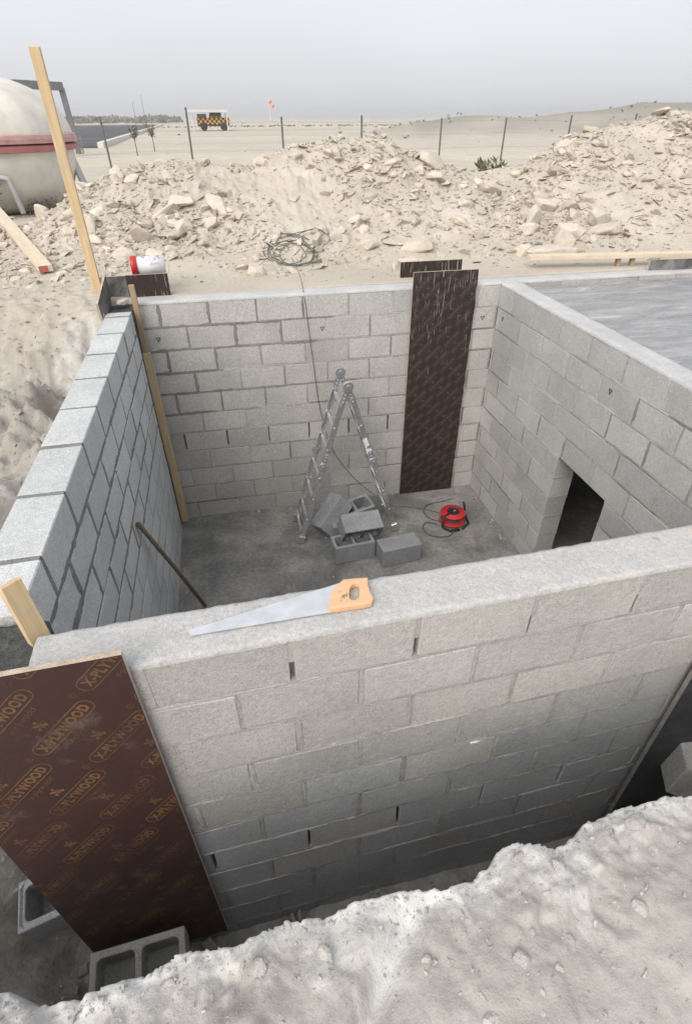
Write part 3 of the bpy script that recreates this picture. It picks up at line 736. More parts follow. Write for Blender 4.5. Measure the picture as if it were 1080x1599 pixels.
A_FR = math.atan(.0235)
def front_y(x): return 1.0935 + .0235 * x
FX0, FX1 = -.685, 4.72
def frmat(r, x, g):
    return M['block_warm'] if r < 3 else (M['block'] if r == 3 or g.random() < .15 else M['block_skytint'])  # lower courses bluer: skylight in the trench painted into the block colour
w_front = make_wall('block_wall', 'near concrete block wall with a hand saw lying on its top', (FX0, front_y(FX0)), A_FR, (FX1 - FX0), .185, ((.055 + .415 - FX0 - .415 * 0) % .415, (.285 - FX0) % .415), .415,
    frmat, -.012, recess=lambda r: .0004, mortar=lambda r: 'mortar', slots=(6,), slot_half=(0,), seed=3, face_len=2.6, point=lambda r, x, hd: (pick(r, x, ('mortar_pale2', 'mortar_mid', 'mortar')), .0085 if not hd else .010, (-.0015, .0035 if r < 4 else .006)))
A_FA = math.atan(-.015)
def far_y(x): return 4.965 - .015 * x
w_far = make_wall('block_wall', 'far concrete block wall behind the aluminium ladder', (-.77, far_y(-.77)), A_FA, 6.0, .19, ((.25 + .77) % .415, (.04 + .77) % .415), .415,
    lambda r, x, g: M['block_far'], -.012, recess=lambda r: .002, mortar=lambda r: 'mortar', slots=(6,),
    rows=lambda r, x: x < 3.45 or r == 0, seed=5, face_len=3.3, point=lambda r, x, hd: ('mortar_smear', .017, (.001, .004)) if (r < 2 and x < 1.5) or (r < 4 and x < .62) or (r < 8 and x < .2) else (pick(r, x, ('mortar_smear', 'mortar_mid', 'mortar_mid', 'mortar_pale2')), .010 if hd else .0085, (-.0015, .003)))
w_left = make_wall('block_wall', 'left concrete block wall with dark raked joints and bare block top', (-.77, 1.372), math.pi / 2, 3.42, .192, ((1.665 - 1.372) % .427, (1.665 - 1.372 + .21) % .427), .427,
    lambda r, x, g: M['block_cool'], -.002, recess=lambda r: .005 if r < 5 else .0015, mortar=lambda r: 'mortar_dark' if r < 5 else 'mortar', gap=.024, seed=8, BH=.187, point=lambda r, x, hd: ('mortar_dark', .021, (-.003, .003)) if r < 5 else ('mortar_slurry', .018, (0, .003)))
w_right = make_wall('block_wall', 'right concrete block wall with a low doorway opening', (2.54, 4.925), -math.pi / 2, 3.62, .19, ((4.925 - .09) % .415, (4.925 - .30) % .415), .415,
    lambda r, x, g: M['block'], -.012, hole=(4.925 - 3.435, 4.925 - 2.795, -2.4, -1.04), recess=lambda r: .002, mortar=lambda r: 'mortar', seed=9, point=lambda r, x, hd: (pick(r, x, ('mortar_smear', 'mortar_mid', 'mortar_mid', 'mortar_pale2')), .012 if hd else .009, (-.001, .003)))

# caps of cement on the wall tops
def cap(parent, L, T, mat, amp, edge, step=.014):
    o = grid_slab('top_screed', .0, L, -.002, T + .002, 0.0, .022, step, amp, mat, parent, edge=edge, freq=16); return o
cap(w_front, 2.9, .185, M['screed'], .0035, .004, .011)
cap(w_far, 6.0, .19, M['screed_grey'], .003, .004, .03)
cap(w_right, 3.6, .19, M['screed_grey'], .003, .004, .025)

# mortar squeezed out of the bed joints on the near wall's outer face
def beads(parent, L, rows, seed, prob, T0=0.0):
    rgv = random.Random(seed); mb = MB()
    for r in rows:
        zb = -.012 - (r + 1) * PZ; x = .02
        while x < L:
            l = rgv.uniform(.08, .42)
            if rgv.random() < prob(r):
                n = max(3, int(l / .018)); pts_ = []; rad = []
                for k in range(n + 1):
                    t_ = k / n; pts_.append((x + l * t_, T0 + .001 - .001 * rgv.random(), zb + rgv.uniform(-.0025, .0025)))
                    rad.append((.0012 + .0055 * math.sin(math.pi * t_) ** .5) * rgv.uniform(.55, 1.25))
                mb.tube(pts_, rad, 6)
            x += l
    return tag(mb.build('mortar_bead', M['mortar'], parent, smooth=True), kind='stuff')
beads(w_front, 2.45, range(0, 9), 4, lambda r: .05 if r < 5 else .45)

# stamped triangle marks on a few blocks
def tri_mark(parent, x, z, s=.017):
    mb = MB(); p = [(-s, s), (s, s), (0, -s * 1.1)]
    for k in range(3):
        a, b = p[k], p[(k + 1) % 3]; mb.bar((x + a[0], -.0035, z + a[1]), (x + b[0], -.0035, z + b[1]), .0015, .005)
    mb.build('stamp_mark', M['ink'], parent)
for x, z in ((-.63, -.32), (.83, -.32), (2.4, -.32)): tri_mark(w_far, x + .77, z)
for y, z in ((4.78, -.30), (3.07, -.30)): tri_mark(w_right, 4.925 - y, z)

# rough columns in the corners, still between their shutters
def column(x0, x1, y0, y1, ztop, label):
    root = empty('concrete_column', ((x0 + x1) / 2, (y0 + y1) / 2, -2.2)); tag(root, label, 'column')
    g = grid_slab('fresh_concrete', x0, x1, y0, y1, ztop, 2.15, .012, .014, M['wetcrete'], None, freq=20)
    g.parent = root; g.matrix_parent_inverse = Matrix.Translation(root.location).inverted()
column(-.958, -.690, 1.108, 1.362, -.035, 'rough dark concrete column at the near left corner')
column(-.962, -.776, 4.80, 5.16, -.045, 'rough dark concrete column at the far left corner')
column(1.70, 2.25, 5.175, 5.30, -.03, 'rough concrete column between the two dark panels at the far wall')

# ------------------------------------------------------------------ plywood shutters with print
def text_mesh(s, size, shear=0.0, bold=0.0, space=1.0):
    cu = bpy.data.curves.new('t', 'FONT'); cu.body = s; cu.size = size; cu.align_x = 'CENTER'; cu.align_y = 'CENTER'; cu.shear = shear; cu.offset = bold; cu.space_character = space; cu.resolution_u = 3
    ob = bpy.data.objects.new('t', cu); COL.objects.link(ob)
    dg = bpy.context.evaluated_depsgraph_get(); me = bpy.data.meshes.new_from_object(ob.evaluated_get(dg))
    bpy.data.objects.remove(ob); bpy.data.curves.remove(cu)
    v = np.array([p.co[:2] for p in me.vertices]); f = [tuple(p.vertices) for p in me.polygons]; bpy.data.meshes.remove(me)
    return v, f
def capsule_ring(L, W, w, n=8):
    def loop(l, r): 
        return [(l * .5 - r + r * math.cos(a), r * math.sin(a)) for a in np.linspace(-math.pi / 2, math.pi / 2, n)] + [(-l * .5 + r + r * math.cos(a), r * math.sin(a)) for a in np.linspace(math.pi / 2, 3 * math.pi / 2, n)]
    o = loop(L, W / 2); i = loop(L - 2 * w, W / 2 - w); k = len(o)
    return np.array(o + i), [(j, (j + 1) % k, k + (j + 1) % k, k + j) for j in range(k)]
def circle_ring(r, w, c, n=14):
    a = np.linspace(0, 2 * math.pi, n, endpoint=False)
    v = np.concatenate([np.stack([np.cos(a) * r, np.sin(a) * r], 1), np.stack([np.cos(a) * (r - w), np.sin(a) * (r - w)], 1)]) + np.array(c)
    return v, [(j, (j + 1) % n, n + (j + 1) % n, n + j) for j in range(n)]
def fleur(c, s, ang):
    """small lily emblem: a centre petal, two curled side petals, a bar and a foot"""
    P = [[(0, 1.0), (.22, .55), (.16, .1), (.1, -.1), (-.1, -.1), (-.16, .1), (-.22, .55)],
         [(.2, -.05), (.42, .45), (.78, .5), (.86, .18), (.62, .06), (.66, .26), (.5, .24), (.34, -.1)],
         [(-.2, -.05), (-.42, .45), (-.78, .5), (-.86, .18), (-.62, .06), (-.66, .26), (-.5, .24), (-.34, -.1)],
         [(-.45, -.12), (.45, -.12), (.45, -.27), (-.45, -.27)],
         [(-.12, -.29), (.12, -.29), (.3, -.62), (0, -.85), (-.3, -.62)]]
    V_ = []; F_ = []
    for p in P:
        b = len(V_); V_ += p; F_.append(tuple(range(b, b + len(p))))
    V_ = np.array(V_) * s; ca, sa = math.cos(ang), math.sin(ang)
    return V_ @ np.array([[ca, sa], [-sa, ca]]) + np.array(c), F_
def logo(scale=1.0, detail=True):
    tv, tf = text_mesh('X-PLYWOOD', .0435, 0, .0020, 1.12)
    tv = (tv - (tv.max(0) + tv.min(0)) / 2) / (tv.max(0) - tv.min(0)) * np.array([.244, .034]) * scale
    parts = [(tv, tf), capsule_ring(.287 * scale, .056 * scale, .0034 * scale)]
    if detail:
        v, f = text_mesh('x-plywood', .032 * scale, .4, -.0004 * scale); parts.append((v * np.array([.95, 1.0]) + np.array([.012, -.049]) * scale, f))
        v, f = text_mesh('R', .011 * scale); c = np.array([.142, .052]) * scale
        parts.append((v + c, f)); parts.append(circle_ring(.0105 * scale, .0016 * scale, c))
        parts.append(fleur((-.012 * scale, .06 * scale), .027 * scale, .9))
    V_ = []; F_ = []; b = 0
    for v, f in parts:
        V_.append(v); F_ += [tuple(i + b for i in q) for q in f]; b += len(v)
    return np.concatenate(V_), F_
def print_sheet(parent, W, Hh, lg, u, v, o0, yoff, mat, ang=math.pi / 4):
    """the film print, cut off at the sheet's edges; local x right, z up from the top left corner (0,0)"""
    lv, lf = lg; ca, sa = math.cos(ang), math.sin(ang); rotm = np.array([[ca, sa], [-sa, ca]])
    bm = bmesh.new()
    for i in range(-14, 30):
        for j in range(-14, 30):
            c = np.array(o0) + i * np.array(u) + j * np.array(v)
            if not (-.2 < c[0] < W + .2 and -Hh - .2 < c[1] < .2): continue
            q = lv @ rotm + c; vs = [bm.verts.new((a, yoff, b)) for a, b in q]
            for f in lf:
                try: bm.faces.new([vs[k] for k in f])
                except ValueError: pass
    e = .003
    for co, no in (((e, 0, 0), (-1, 0, 0)), ((W - e, 0, 0), (1, 0, 0)), ((0, 0, -e), (0, 0, 1)), ((0, 0, -Hh + e), (0, 0, -1))):
        bmesh.ops.bisect_plane(bm, geom=list(bm.verts) + list(bm.edges) + list(bm.faces), plane_co=co, plane_no=no, clear_outer=True, dist=1e-6)
    me = bpy.data.meshes.new('printed_lettering'); bm.to_mesh(me); bm.free(); me.materials.append(mat)
    return tag(link('printed_lettering', me, None, parent), kind='stuff')
def sheet(name, label, corner, W, Hh, T, rot, mat, ragged=0, edge='ply_edge'):
    """local origin = top left front corner; x to the right, y away from the viewer, z up"""
    root = empty(name, corner, rot); tag(root, label, 'plywood')
    mb = MB(); n = 40 if ragged else 1
    rgv = random.Random(3); vs = []
    for k in range(n + 1):
        z = -Hh * k / n; dx = rgv.uniform(-ragged, ragged) if ragged else 0
        vs += [(0, 0, z), (W + dx, 0, z), (W + dx + (rgv.uniform(0, .006) if ragged else 0), T, z), (0, T, z)]
    fs = []; mi = []
    for k in range(n):
        a = 4 * k; b = a + 4
        mb.add([], [])
        fs += [(a, a + 1, b + 1, b), (a + 1, a + 2, b + 2, b + 1), (a + 2, a + 3, b + 3, b + 2), (a + 3, a, b, b + 3)]; mi += [0, 1, 0, 1]
    fs += [(0, 3, 2, 1), (4 * n, 4 * n + 1, 4 * n + 2, 4 * n + 3)]; mi += [1, 1]
    mb.v = vs; mb.f = fs; mb.m = mi
    mb.build('panel', [mat, M[edge]], root)
    return root
p_front = sheet('plywood_sheet', 'brown film faced plywood sheet with gold lettering against the near wall', (-1.0, 1.045, .083), .597, 2.16, .018, (0, 0, A_FR), M['ply_front'])
print_sheet(p_front, .597, 2.16, logo(), (.134, -.095), (.06, .351), (-.629 + 1.0, -.184 - .083), -.0006, M['print_gold'])
p_far = sheet('plywood_sheet', 'tall dark plywood sheet with cement drips standing against the far wall', (1.667, 4.905, .133), .618, 2.395, .018, (0, 0, A_FA), M['ply_far'], ragged=.006)
print_sheet(p_far, .618, 2.395, logo(.72), (.084, -.066), (.095, .195), (.1, -.1), -.0006, M['print_faint'])
sheet('plywood_sheet', 'dark plywood sheet behind the top of the tall far panel', (1.665, 5.305, .14), .62, 1.2, .018, (0, 0, A_FA), M['ply_far'])
sheet('plywood_sheet', 'short dark plywood shutter below the white bucket', (-.815, 5.168, .18), .345, .9, .018, (0, 0, 0), M['ply_far'])
sheet('plywood_sheet', 'cement smeared plywood shutter at the far left corner beside the tall timber', (-1.03, 5.19, .172), .212, .9, .018, (0, 0, 0), M['ply_grey'])
sheet('plywood_sheet', 'narrow grey shutter leaning outside the far end of the left wall', (-.985, 4.66, .09), .50, .9, .018, (.0, -.22, R(88)), M['ply_grey'])
sheet('plywood_sheet', 'black plywood sheet at the right end of the near wall in the trench', (1.728, 1.092, -.02), .62, 2.2, .020, (0, 0, A_FR), M['ply_tar'], edge='mortar_smear')
sheet('plywood_sheet', 'dark cement spattered shutter standing behind the deck at the right edge', (4.16, 5.02, .10), .9, .5, .018, (0, 0, -.08), M['ply_grey'])

# ------------------------------------------------------------------ deck over the neighbouring chamber
deck = empty('formwork_deck', (2.74, 1.3, -.03)); tag(deck, 'flat dusty grey deck of large sheets right of the chamber', 'deck')
for y0, y1 in ((3.71, 4.79), (2.49, 3.704), (1.3, 2.484)):
    mb = MB(); mb.box((1.01, (y0 + y1) / 2 - 1.3, -.005 - .004 * (y0 > 2.4)), (2.0, y1 - y0, .02)); mb.build('deck_sheet', M['deck'], deck, bevel=.002)
mb = MB()
for y in (1.6, 2.6, 3.6, 4.5): mb.box((.94, y - 1.3, -.08), (1.84, .08, .10))
mb.build('joist', M['wood_dirty'], deck)
for x in (4.9,):
    ww = empty('block_wall', (4.52, 1.3, 0)); tag(ww, 'concrete wall on the far side of the neighbouring chamber', 'wall')
    mb = MB(); mb.box((.1, 1.79, -1.24), (.19, 3.62, 2.3)); mb.build('wall_core', M['block'], ww)

# ------------------------------------------------------------------ timber
def board(name, label, a, b, w, t, mat, up=(0, 0, 1), cat='plank', parent=None, bow=0.0, extra=None):
    a = Vector(a); b = Vector(b); z = (b - a); L = z.length; z.normalize(); upv = Vector(up)
    x = upv.cross(z).normalized(); y = z.cross(x)
    o = empty(name, a); o.rotation_euler = Matrix((x, y, z)).transposed().to_euler(); tag(o, label, cat)
    n = 6; mb = MB(); vs = []; rgv = random.Random(int(L * 1e4))
    for k in range(n + 1):
        q = k / n; dx = bow * math.sin(math.pi * q) + rgv.uniform(-.001, .001)
        vs += [(-w / 2 + dx, -t / 2, L * q), (w / 2 + dx, -t / 2, L * q), (w / 2 + dx, t / 2, L * q), (-w / 2 + dx, t / 2, L * q)]
    fs = [(3, 2, 1, 0), tuple(4 * n + i for i in range(4))]
    for k in range(n):
        for i in range(4): fs.append((4 * k + i, 4 * k + (i + 1) % 4, 4 * k + 4 + (i + 1) % 4, 4 * k + 4 + i))
    mb.add(vs, fs); mb.build('timber', mat, o, bevel=.002)
    return o, L
def at_y(px, py, y):
    r_ = CAMR @ np.array([px - PCX, py - PCY, FPX]); t_ = y / r_[1]; return Vector((r_[0] * t_, r_[1] * t_, EYE + r_[2] * t_))
def at_z(px, py, z):
    r_ = CAMR @ np.array([px - PCX, py - PCY, FPX]); t_ = (z - EYE) / r_[2]; return Vector((r_[0] * t_, r_[1] * t_, EYE + r_[2] * t_))
def at_x(px, py, x):
    r_ = CAMR @ np.array([px - PCX, py - PCY, FPX]); t_ = x / r_[0]; return Vector((r_[0] * t_, r_[1] * t_, EYE + r_[2] * t_))
board('timber_post', 'tall pale timber rising behind the far left corner', (-1.075, 5.23, -.35), (-1.075, 5.25, 1.66), .072, .045, M['wood_new'], up=(0, 1, 0))
a_ = at_y(200, 447, 4.90); 
board('timber_strip', 'brown timber strip, upper half of the pole in the far left corner', (-.745, 4.915, .16), (-.752, 4.90, -.66), .045, .03, M['wood_dirty'], up=(0, 1, 0))
board('timber_strip', 'yellow timber strip, lower half of the pole in the far left corner', (-.745, 4.90, -.40), (-.735, 4.88, -2.24), .07, .03, M['wood_new'], up=(0, 1, 0))
o, L = board('timber_beam', 'pale timber beam with a red end lying on the rubble at left', (-3.05, 9.6, .22), (-1.68, 6.12, .08), .13, .06, M['wood_pale'])
mb = MB(); mb.box((-.02, 0, L + .002), (.08, .055, .006)); mb.build('painted_end', plain('red_end', (0.42, 0.12, 0.09), 0.8), o)
board('timber_plank', 'long bleached plank lying behind the deck at the right', (3.05, 5.42, .10), (5.6, 5.06, .10), .12, .04, M['wood_pale'])
board('timber_peg', 'short yellow timber stub standing in the near left corner', (-.690, 1.272, -.10), (-.728, 1.33, .165), .062, .024, M['wood_new'], up=(.75, -.66, 0))
board('timber_offcut', 'thin pale board lying on the ground beside the tank pipe', at_z(20, 298, 0.02), at_z(58, 306, .02), .12, .04, M['wood_pale'])
mb = MB(); pa = Vector((-.752, 3.02, -.88)); pb = Vector((-.535, 3.57, -2.25)); mb.tube([pa, pa.lerp(pb, .5) + Vector((.004, 0, .004)), pb], .016, 10)
tag(mb.build('iron_bar', M['rust'], smooth=True), 'rusty brown bar leaning against the left wall inside', 'bar')

o_ = bpy.data.objects['timber_plank']
for q in (.95, 1.10):
    mb = MB(); mb.box((0, -.05 if False else .0, q), (.05, .12, .035)); c_ = mb.build('peg', M['wood_dirty'], o_); c_.location = (0, -.07, 0)
special_rock((-.865, 5.02, .0), 0, (.15, .06, .06), .9, 'small pale stone lying on the far left column', 61, 'rock_pale')
bm = bmesh.new(); bmesh.ops.create_icosphere(bm, subdivisions=3, radius=1); bm.verts.index_update()
v = np.array([q.co[:] for q in bm.verts]); f = np.array([[q.index for q in t_.verts] for t_ in bm.faces]); bm.free()
v = v * (1 + .8 * fbm(v[:, 0] * 1.7, v[:, 1] * 1.7, v[:, 2] * 1.7, 3))[:, None] * np.array([.024, .004, .009])
splash = np_mesh('mortar_splash', v, f, plain('white_plaster', (0.72, 0.72, 0.70), .8), True)
p_ = at_y(742, 1160, 1.108); link('mortar_splash', splash, None, w_front, (p_.x - FX0, 0.0, p_.z))
# ------------------------------------------------------------------ concrete blocks lying about
def hollow_mesh(name, L=.4, W=.2, Hh=.2, closed=True, one=False):
    gx = [-L / 2, -L / 2 + .028, -.014, .014, L / 2 - .028, L / 2] if not one else [-L / 2, -L / 2 + .03, L / 2 - .034, L / 2 - .03, L / 2 - .015, L / 2]; gy = [-W / 2, -W / 2 + .03, W / 2 - .03, W / 2]; gz = [0, .03, Hh]
    def solid(i, j, k):
        if not (0 <= i < 5 and 0 <= j < 3 and 0 <= k < 2): return False
        hole = j == 1 and i in ((1,) if one else (1, 3))
        return not (hole and (k == 1 or not closed))
    bm = bmesh.new(); vd = {}
    def V_(i, j, k):
        if (i, j, k) not in vd: vd[(i, j, k)] = bm.verts.new((gx[i], gy[j], gz[k]))
        return vd[(i, j, k)]
    for i in range(5):
        for j in range(3):
            for k in range(2):
                if not solid(i, j, k): continue
                for (di, dj, dk, q) in ((1, 0, 0, ((1, 0, 0), (1, 1, 0), (1, 1, 1), (1, 0, 1))), (-1, 0, 0, ((0, 0, 0), (0, 0, 1), (0, 1, 1), (0, 1, 0))), (0, 1, 0, ((0, 1, 0), (0, 1, 1), (1, 1, 1), (1, 1, 0))), (0, -1, 0, ((0, 0, 0), (1, 0, 0), (1, 0, 1), (0, 0, 1))), (0, 0, 1, ((0, 0, 1), (1, 0, 1), (1, 1, 1), (0, 1, 1))), (0, 0, -1, ((0, 0, 0), (0, 1, 0), (1, 1, 0), (1, 0, 0)))):
                    if not solid(i + di, j + dj, k + dk): bm.faces.new([V_(i + a, j + b, k + c) for a, b, c in q])
    bmesh.ops.dissolve_limit(bm, angle_limit=.01, verts=bm.verts, edges=bm.edges)
    es = [e for e in bm.edges if abs(e.verts[0].co.z - e.verts[1].co.z) > .1 and abs(e.verts[0].co.y) < W / 2 - .01]
    bmesh.ops.bevel(bm, geom=es, offset=.022, segments=3, affect='EDGES', profile=.5)
    es = [e for e in bm.edges if len(e.link_faces) == 2 and e.calc_face_angle(0) > .9]
    bmesh.ops.bevel(bm, geom=es, offset=.004, segments=1, affect='EDGES')
    me = bpy.data.meshes.new(name); bm.to_mesh(me); bm.free(); me.materials.append(M['block_loose']); return me
HB = hollow_mesh('concrete_block')
def block(label, loc, rot, group=None):
    return tag(link('concrete_block', HBT if 'trench' in label else HB, None, None, loc, rot), label, 'concrete block', group)
UP = 0; DN = math.pi
HBT = HB.copy(); HBT.materials.clear(); HBT.materials.append(M['block_far'])
fz = FZ + .004
block('hollow block with open cells up, nearest in the pile on the floor', (.905, 3.985, fz), (0, 0, R(4)))
block('closed concrete block at the right end of the pile on the floor', (1.335, 3.845, fz + .2), (DN, 0, R(6)))
block('concrete block lying tilted across the middle of the pile', (1.00, 4.20, fz + .30), (R(118), R(4), R(7)))
block('concrete block leaning at the left of the pile by the ladder', (.715, 4.42, fz + .275), (R(158), R(-33), R(38)))
block('hollow block with open cells at the back of the pile', (1.03, 4.52, fz + .05), (R(14), R(-4), R(14)))
block('concrete block half hidden under the middle of the pile', (.96, 4.30, fz + .19), (DN, 0, R(-4)))
block('hollow block with open cells in the trench before the brown sheet', (-.765, .925, -1.93), (R(8), R(4), R(4)))
tag(link('concrete_block', hollow_mesh('half_block', .24, one=True), None, None, (-1.085, 1.19, -1.68), (R(6), R(-6), R(10))), 'half block wedged between the brown sheet and the earth bank', 'concrete block')
block('pale concrete block propped in the trench at the right edge', (2.06, .95, -1.28), (R(172), R(10), R(-32)))
block('hollow block lying in the dark at the right end of the trench', (1.93, 1.0, -2.10), (R(12), R(8), R(10)))

# ------------------------------------------------------------------ ladder
lad = empty('ladder', (.93, 4.46, fz)); tag(lad, 'folding aluminium ladder set up as an A inside the chamber', 'ladder')
Y0, Y1 = 4.29 - 4.46, 4.63 - 4.46
AP = Vector((0.0, 0, 1.645)); 
def leg(sx, foot_x):
    apx = .012 * sx; foot = Vector((foot_x, 0, .02)); top = Vector((apx, 0, 1.62)); mid = top.lerp(foot, .47)
    ax = (foot - top).normalized(); nr = Vector((0, 1, 0)).cross(ax)
    for (a, b, off, rungs) in ((top, mid, 0.0, (.16, .48, .80)), (mid, foot, .022, (.10, .40, .70, .94))):
        for y, sgn in ((Y0, -1), (Y1, 1)):
            mb = MB(); yy = y + sgn * off; A = a + Vector((0, yy, 0)) + ax * .045; B = b + Vector((0, yy, 0)) - ax * .03
            w, h = .022, .052
            mb.bar(A, B, w, .006, up=nr) if False else None
            # channel section: web and two flanges
            mb.bar(A, B, .004, h, up=nr)
            for s in (-1, 1): mb.bar(A + nr * s * (h / 2 - .002) - Vector((0, sgn * .009, 0)), B + nr * s * (h / 2 - .002) - Vector((0, sgn * .009, 0)), .020, .004, up=nr)
            rl = mb.build('rail', M['alu'], lad)
            for q in rungs:
                hb = MB(); c = A.lerp(B, q); hb.tube([c + Vector((0, sgn * .0025, 0)), c + Vector((0, sgn * .008, 0))], .015, 12)
                hb.build('rung_collar', M['alu_hub'], rl)
        for q in rungs:
            c = (a + ax * .045).lerp(b - ax * .03, q); mb = MB()
            mb.bar(c + Vector((0, Y0 - off + .003, 0)), c + Vector((0, Y1 + off - .003, 0)), .028, .028, up=nr)
            mb.build('rung', M['alu'], lad, bevel=.006)
    for y, sgn in ((Y0, -1), (Y1, 1)):
        mb = MB(); c = mid + Vector((0, y + sgn * .011, 0))
        mb.lathe([(0, -.016), (.043, -.016), (.046, 0), (.043, .016), (0, .016)], 20, 'y', c)
        mb.lathe([(0, -.021), (.018, -.021), (.018, .021), (0, .021)], 12, 'y', c)
        mb.bar(c - ax * .13, c + ax * .13, .012, .04, up=nr)
        for s in (-.105, -.07, .07, .105): mb.lathe([(0, -.014), (.007, -.014), (.007, .014), (0, .014)], 8, 'y', c + ax * s)
        mb.build('hinge', M['alu_hub'], lad)
        mb = MB(); c = foot + Vector((0, y + sgn * .022, 0)); mb.bar(c - ax * .075, c + ax * .012, .034, .07, up=nr); mb.build('foot', M['alu_hub'], lad, bevel=.004)
leg(-1, .425 - .93); leg(1, 1.43 - .93)
for y, sgn in ((Y0, -1), (Y1, 1)):
    mb = MB(); c = AP + Vector((0, y, 0))
    mb.lathe([(0, -.020), (.046, -.020), (.05, 0), (.046, .020), (0, .020)], 22, 'y', c); mb.lathe([(0, -.026), (.02, -.026), (.02, .026), (0, .026)], 12, 'y', c)
    for sx, fx in ((-1, .425 - .93), (1, .5)):
        ax = (Vector((fx, 0, .02)) - Vector((0, 0, 1.62))).normalized(); nr = Vector((0, 1, 0)).cross(ax)
        mb.bar(c + ax * .03, c + ax * .17, .014, .042, up=nr)
        for s in (.08, .115, .15): mb.lathe([(0, -.016), (.007, -.016), (.007, .016), (0, .016)], 8, 'y', c + ax * s)
    mb.build('hinge', M['alu_hub'], lad)
for (fx, q, w) in ((-.505, .43, .075), (.5, .36, .17)):
    t_ = Vector((0, 0, 1.62)).lerp(Vector((fx, 0, .02)), q); ax = (Vector((fx, 0, .02)) - Vector((0, 0, 1.62))).normalized(); nr = Vector((0, 1, 0)).cross(ax)
    mb = MB(); mb.bar(t_ + Vector((0, Y0 - .0035, 0)) - ax * w / 2, t_ + Vector((0, Y0 - .0035, 0)) + ax * w / 2, .001, .042, up=nr); mb.build('sticker', M['white_plastic'], lad)

# ------------------------------------------------------------------ cable reel
reel = empty('cable_reel', (2.06, 4.27, fz), (0, 0, .3)); tag(reel, 'red and black cable reel standing on the chamber floor', 'cable reel')
for z in (.035, .135):
    mb = MB(); mb.lathe([(.03, z - .006), (.128, z - .008), (.135, z), (.128, z + .008), (.075, z + .006), (.07, z + .012), (.03, z + .012)], 36); mb.build('flange', M['red'], reel, smooth=True)
mb = MB(); mb.lathe([(.0, .148), (.066, .148), (.07, .142), (.07, .14)], 28); mb.build('socket_plate', M['black'], reel)
mb = MB(); mb.box((.0, 0, .150), (.06, .018, .002)); mb.build('label', M['label_grey'], reel)
mb = MB()
for k in range(6): mb.lathe([(.07, .048 + k * .013), (.084, .0545 + k * .013), (.07, .061 + k * .013)], 28)
mb.build('wound_cable', M['cable'], reel)
mb = MB(); 
mb.tube([(.02, -.155, .012), (.14, -.11, .012), (.165, -.05, .014), (.168, .0, .05), (.168, .02, .15), (.16, .04, .19)], .013, 8)
mb.tube([(.02, .155, .012), (.14, .11, .012), (.165, .05, .014)], .012, 8)
mb.tube([(-.02, -.155, .012), (-.12, -.12, .012), (-.155, -.04, .02), (-.155, -.03, .16)], .013, 8)
mb.tube([(-.155, -.03, .155), (-.08, -.02, .158), (0, 0, .156)], .008, 8)
mb.build('stand', M['black'], reel, smooth=True)
def curve_pts(P, n=10):
    P = [Vector(p) for p in P]; out = []
    for i in range(len(P) - 1):
        p0, p1, p2, p3 = P[max(i - 1, 0)], P[i], P[i + 1], P[min(i + 2, len(P) - 1)]
        for k in range(n):
            t = k / n; out.append(.5 * ((2 * p1) + (p2 - p0) * t + (2 * p0 - 5 * p1 + 4 * p2 - p3) * t * t + (3 * p1 - p0 - 3 * p2 + p3) * t ** 3))
    return out + [P[-1]]
def fp(px, py): 
    v = at_z(px, py, fz + .008); return v
rl = Matrix.Translation((2.06, 4.27, fz)) @ Matrix.Rotation(.3, 4, 'Z'); inv = rl.inverted()
mb = MB(); mb.tube(curve_pts([inv @ q for q in (fp(704, 790) + Vector((0, 0, .1)), fp(688, 783), fp(668, 788), fp(661, 798), fp(672, 810), fp(690, 814))]), .006, 6); mb.tube(curve_pts([inv @ q for q in (fp(682, 818), fp(665, 816), fp(660, 824), fp(668, 834), fp(686, 838), fp(702, 836), fp(708, 828))]), .006, 6)
mb.build('loose_cable', M['cable'], reel, smooth=True)
mb = MB()
mb.tube(curve_pts([at_z(455, 402, .12), at_z(468, 430, .06), at_z(473, 452, .02), at_y(474, 461, 5.0) + Vector((0, 0, .012)), (at_y(476, 470, 4.945)), at_y(488, 560, 4.94), at_y(500, 640, 4.945), at_y(518, 700, 4.94), at_y(545, 738, 4.93), at_y(570, 762, 4.90), fp(605, 787), fp(640, 792), fp(668, 796), fp(692, 803)]), .0032, 6)
tag(mb.build('extension_cable', M['cable'], smooth=True), 'thin dark cable hanging down the far wall towards the reel', 'cable')
# coil of cable on the sand
mb = MB(); rgv = random.Random(2); pts_ = []
for k in range(110):
    a = k / 20 * 2 * math.pi; rr = .22 + .05 * math.sin(a * .37 + 1) + .015 * rgv.random(); 
    x = .74 + rr * math.cos(a) * 1.0 + .05 * math.sin(a * .21); y = 6.22 + rr * math.sin(a) * 1.25 + .05 * math.cos(a * .31)
    pts_.append(Vector((x, y, .012 + .014 * rgv.random() + .006 * math.sin(a * .5))))
for p_, z_ in zip(pts_, height(np.array([p_.x for p_ in pts_]), np.array([p_.y for p_ in pts_]))): p_.z += float(z_)
mb.tube(pts_, .0045, 6)
q = [(.6, 6.5), (.85, 6.62), (1.08, 6.66), (1.2, 6.5), (1.1, 6.3), (.9, 6.2), (1.0, 6.4), (1.16, 6.58), (1.05, 6.7), (.8, 6.55)]
mb.tube(curve_pts([Vector((x, y, HZ(x, y) + .03)) for x, y in q], 8), .0045, 6)
tag(mb.build('cable_coil', M['cable'], smooth=True), 'loose coil of dark cable lying on the sand behind the far wall', 'cable')

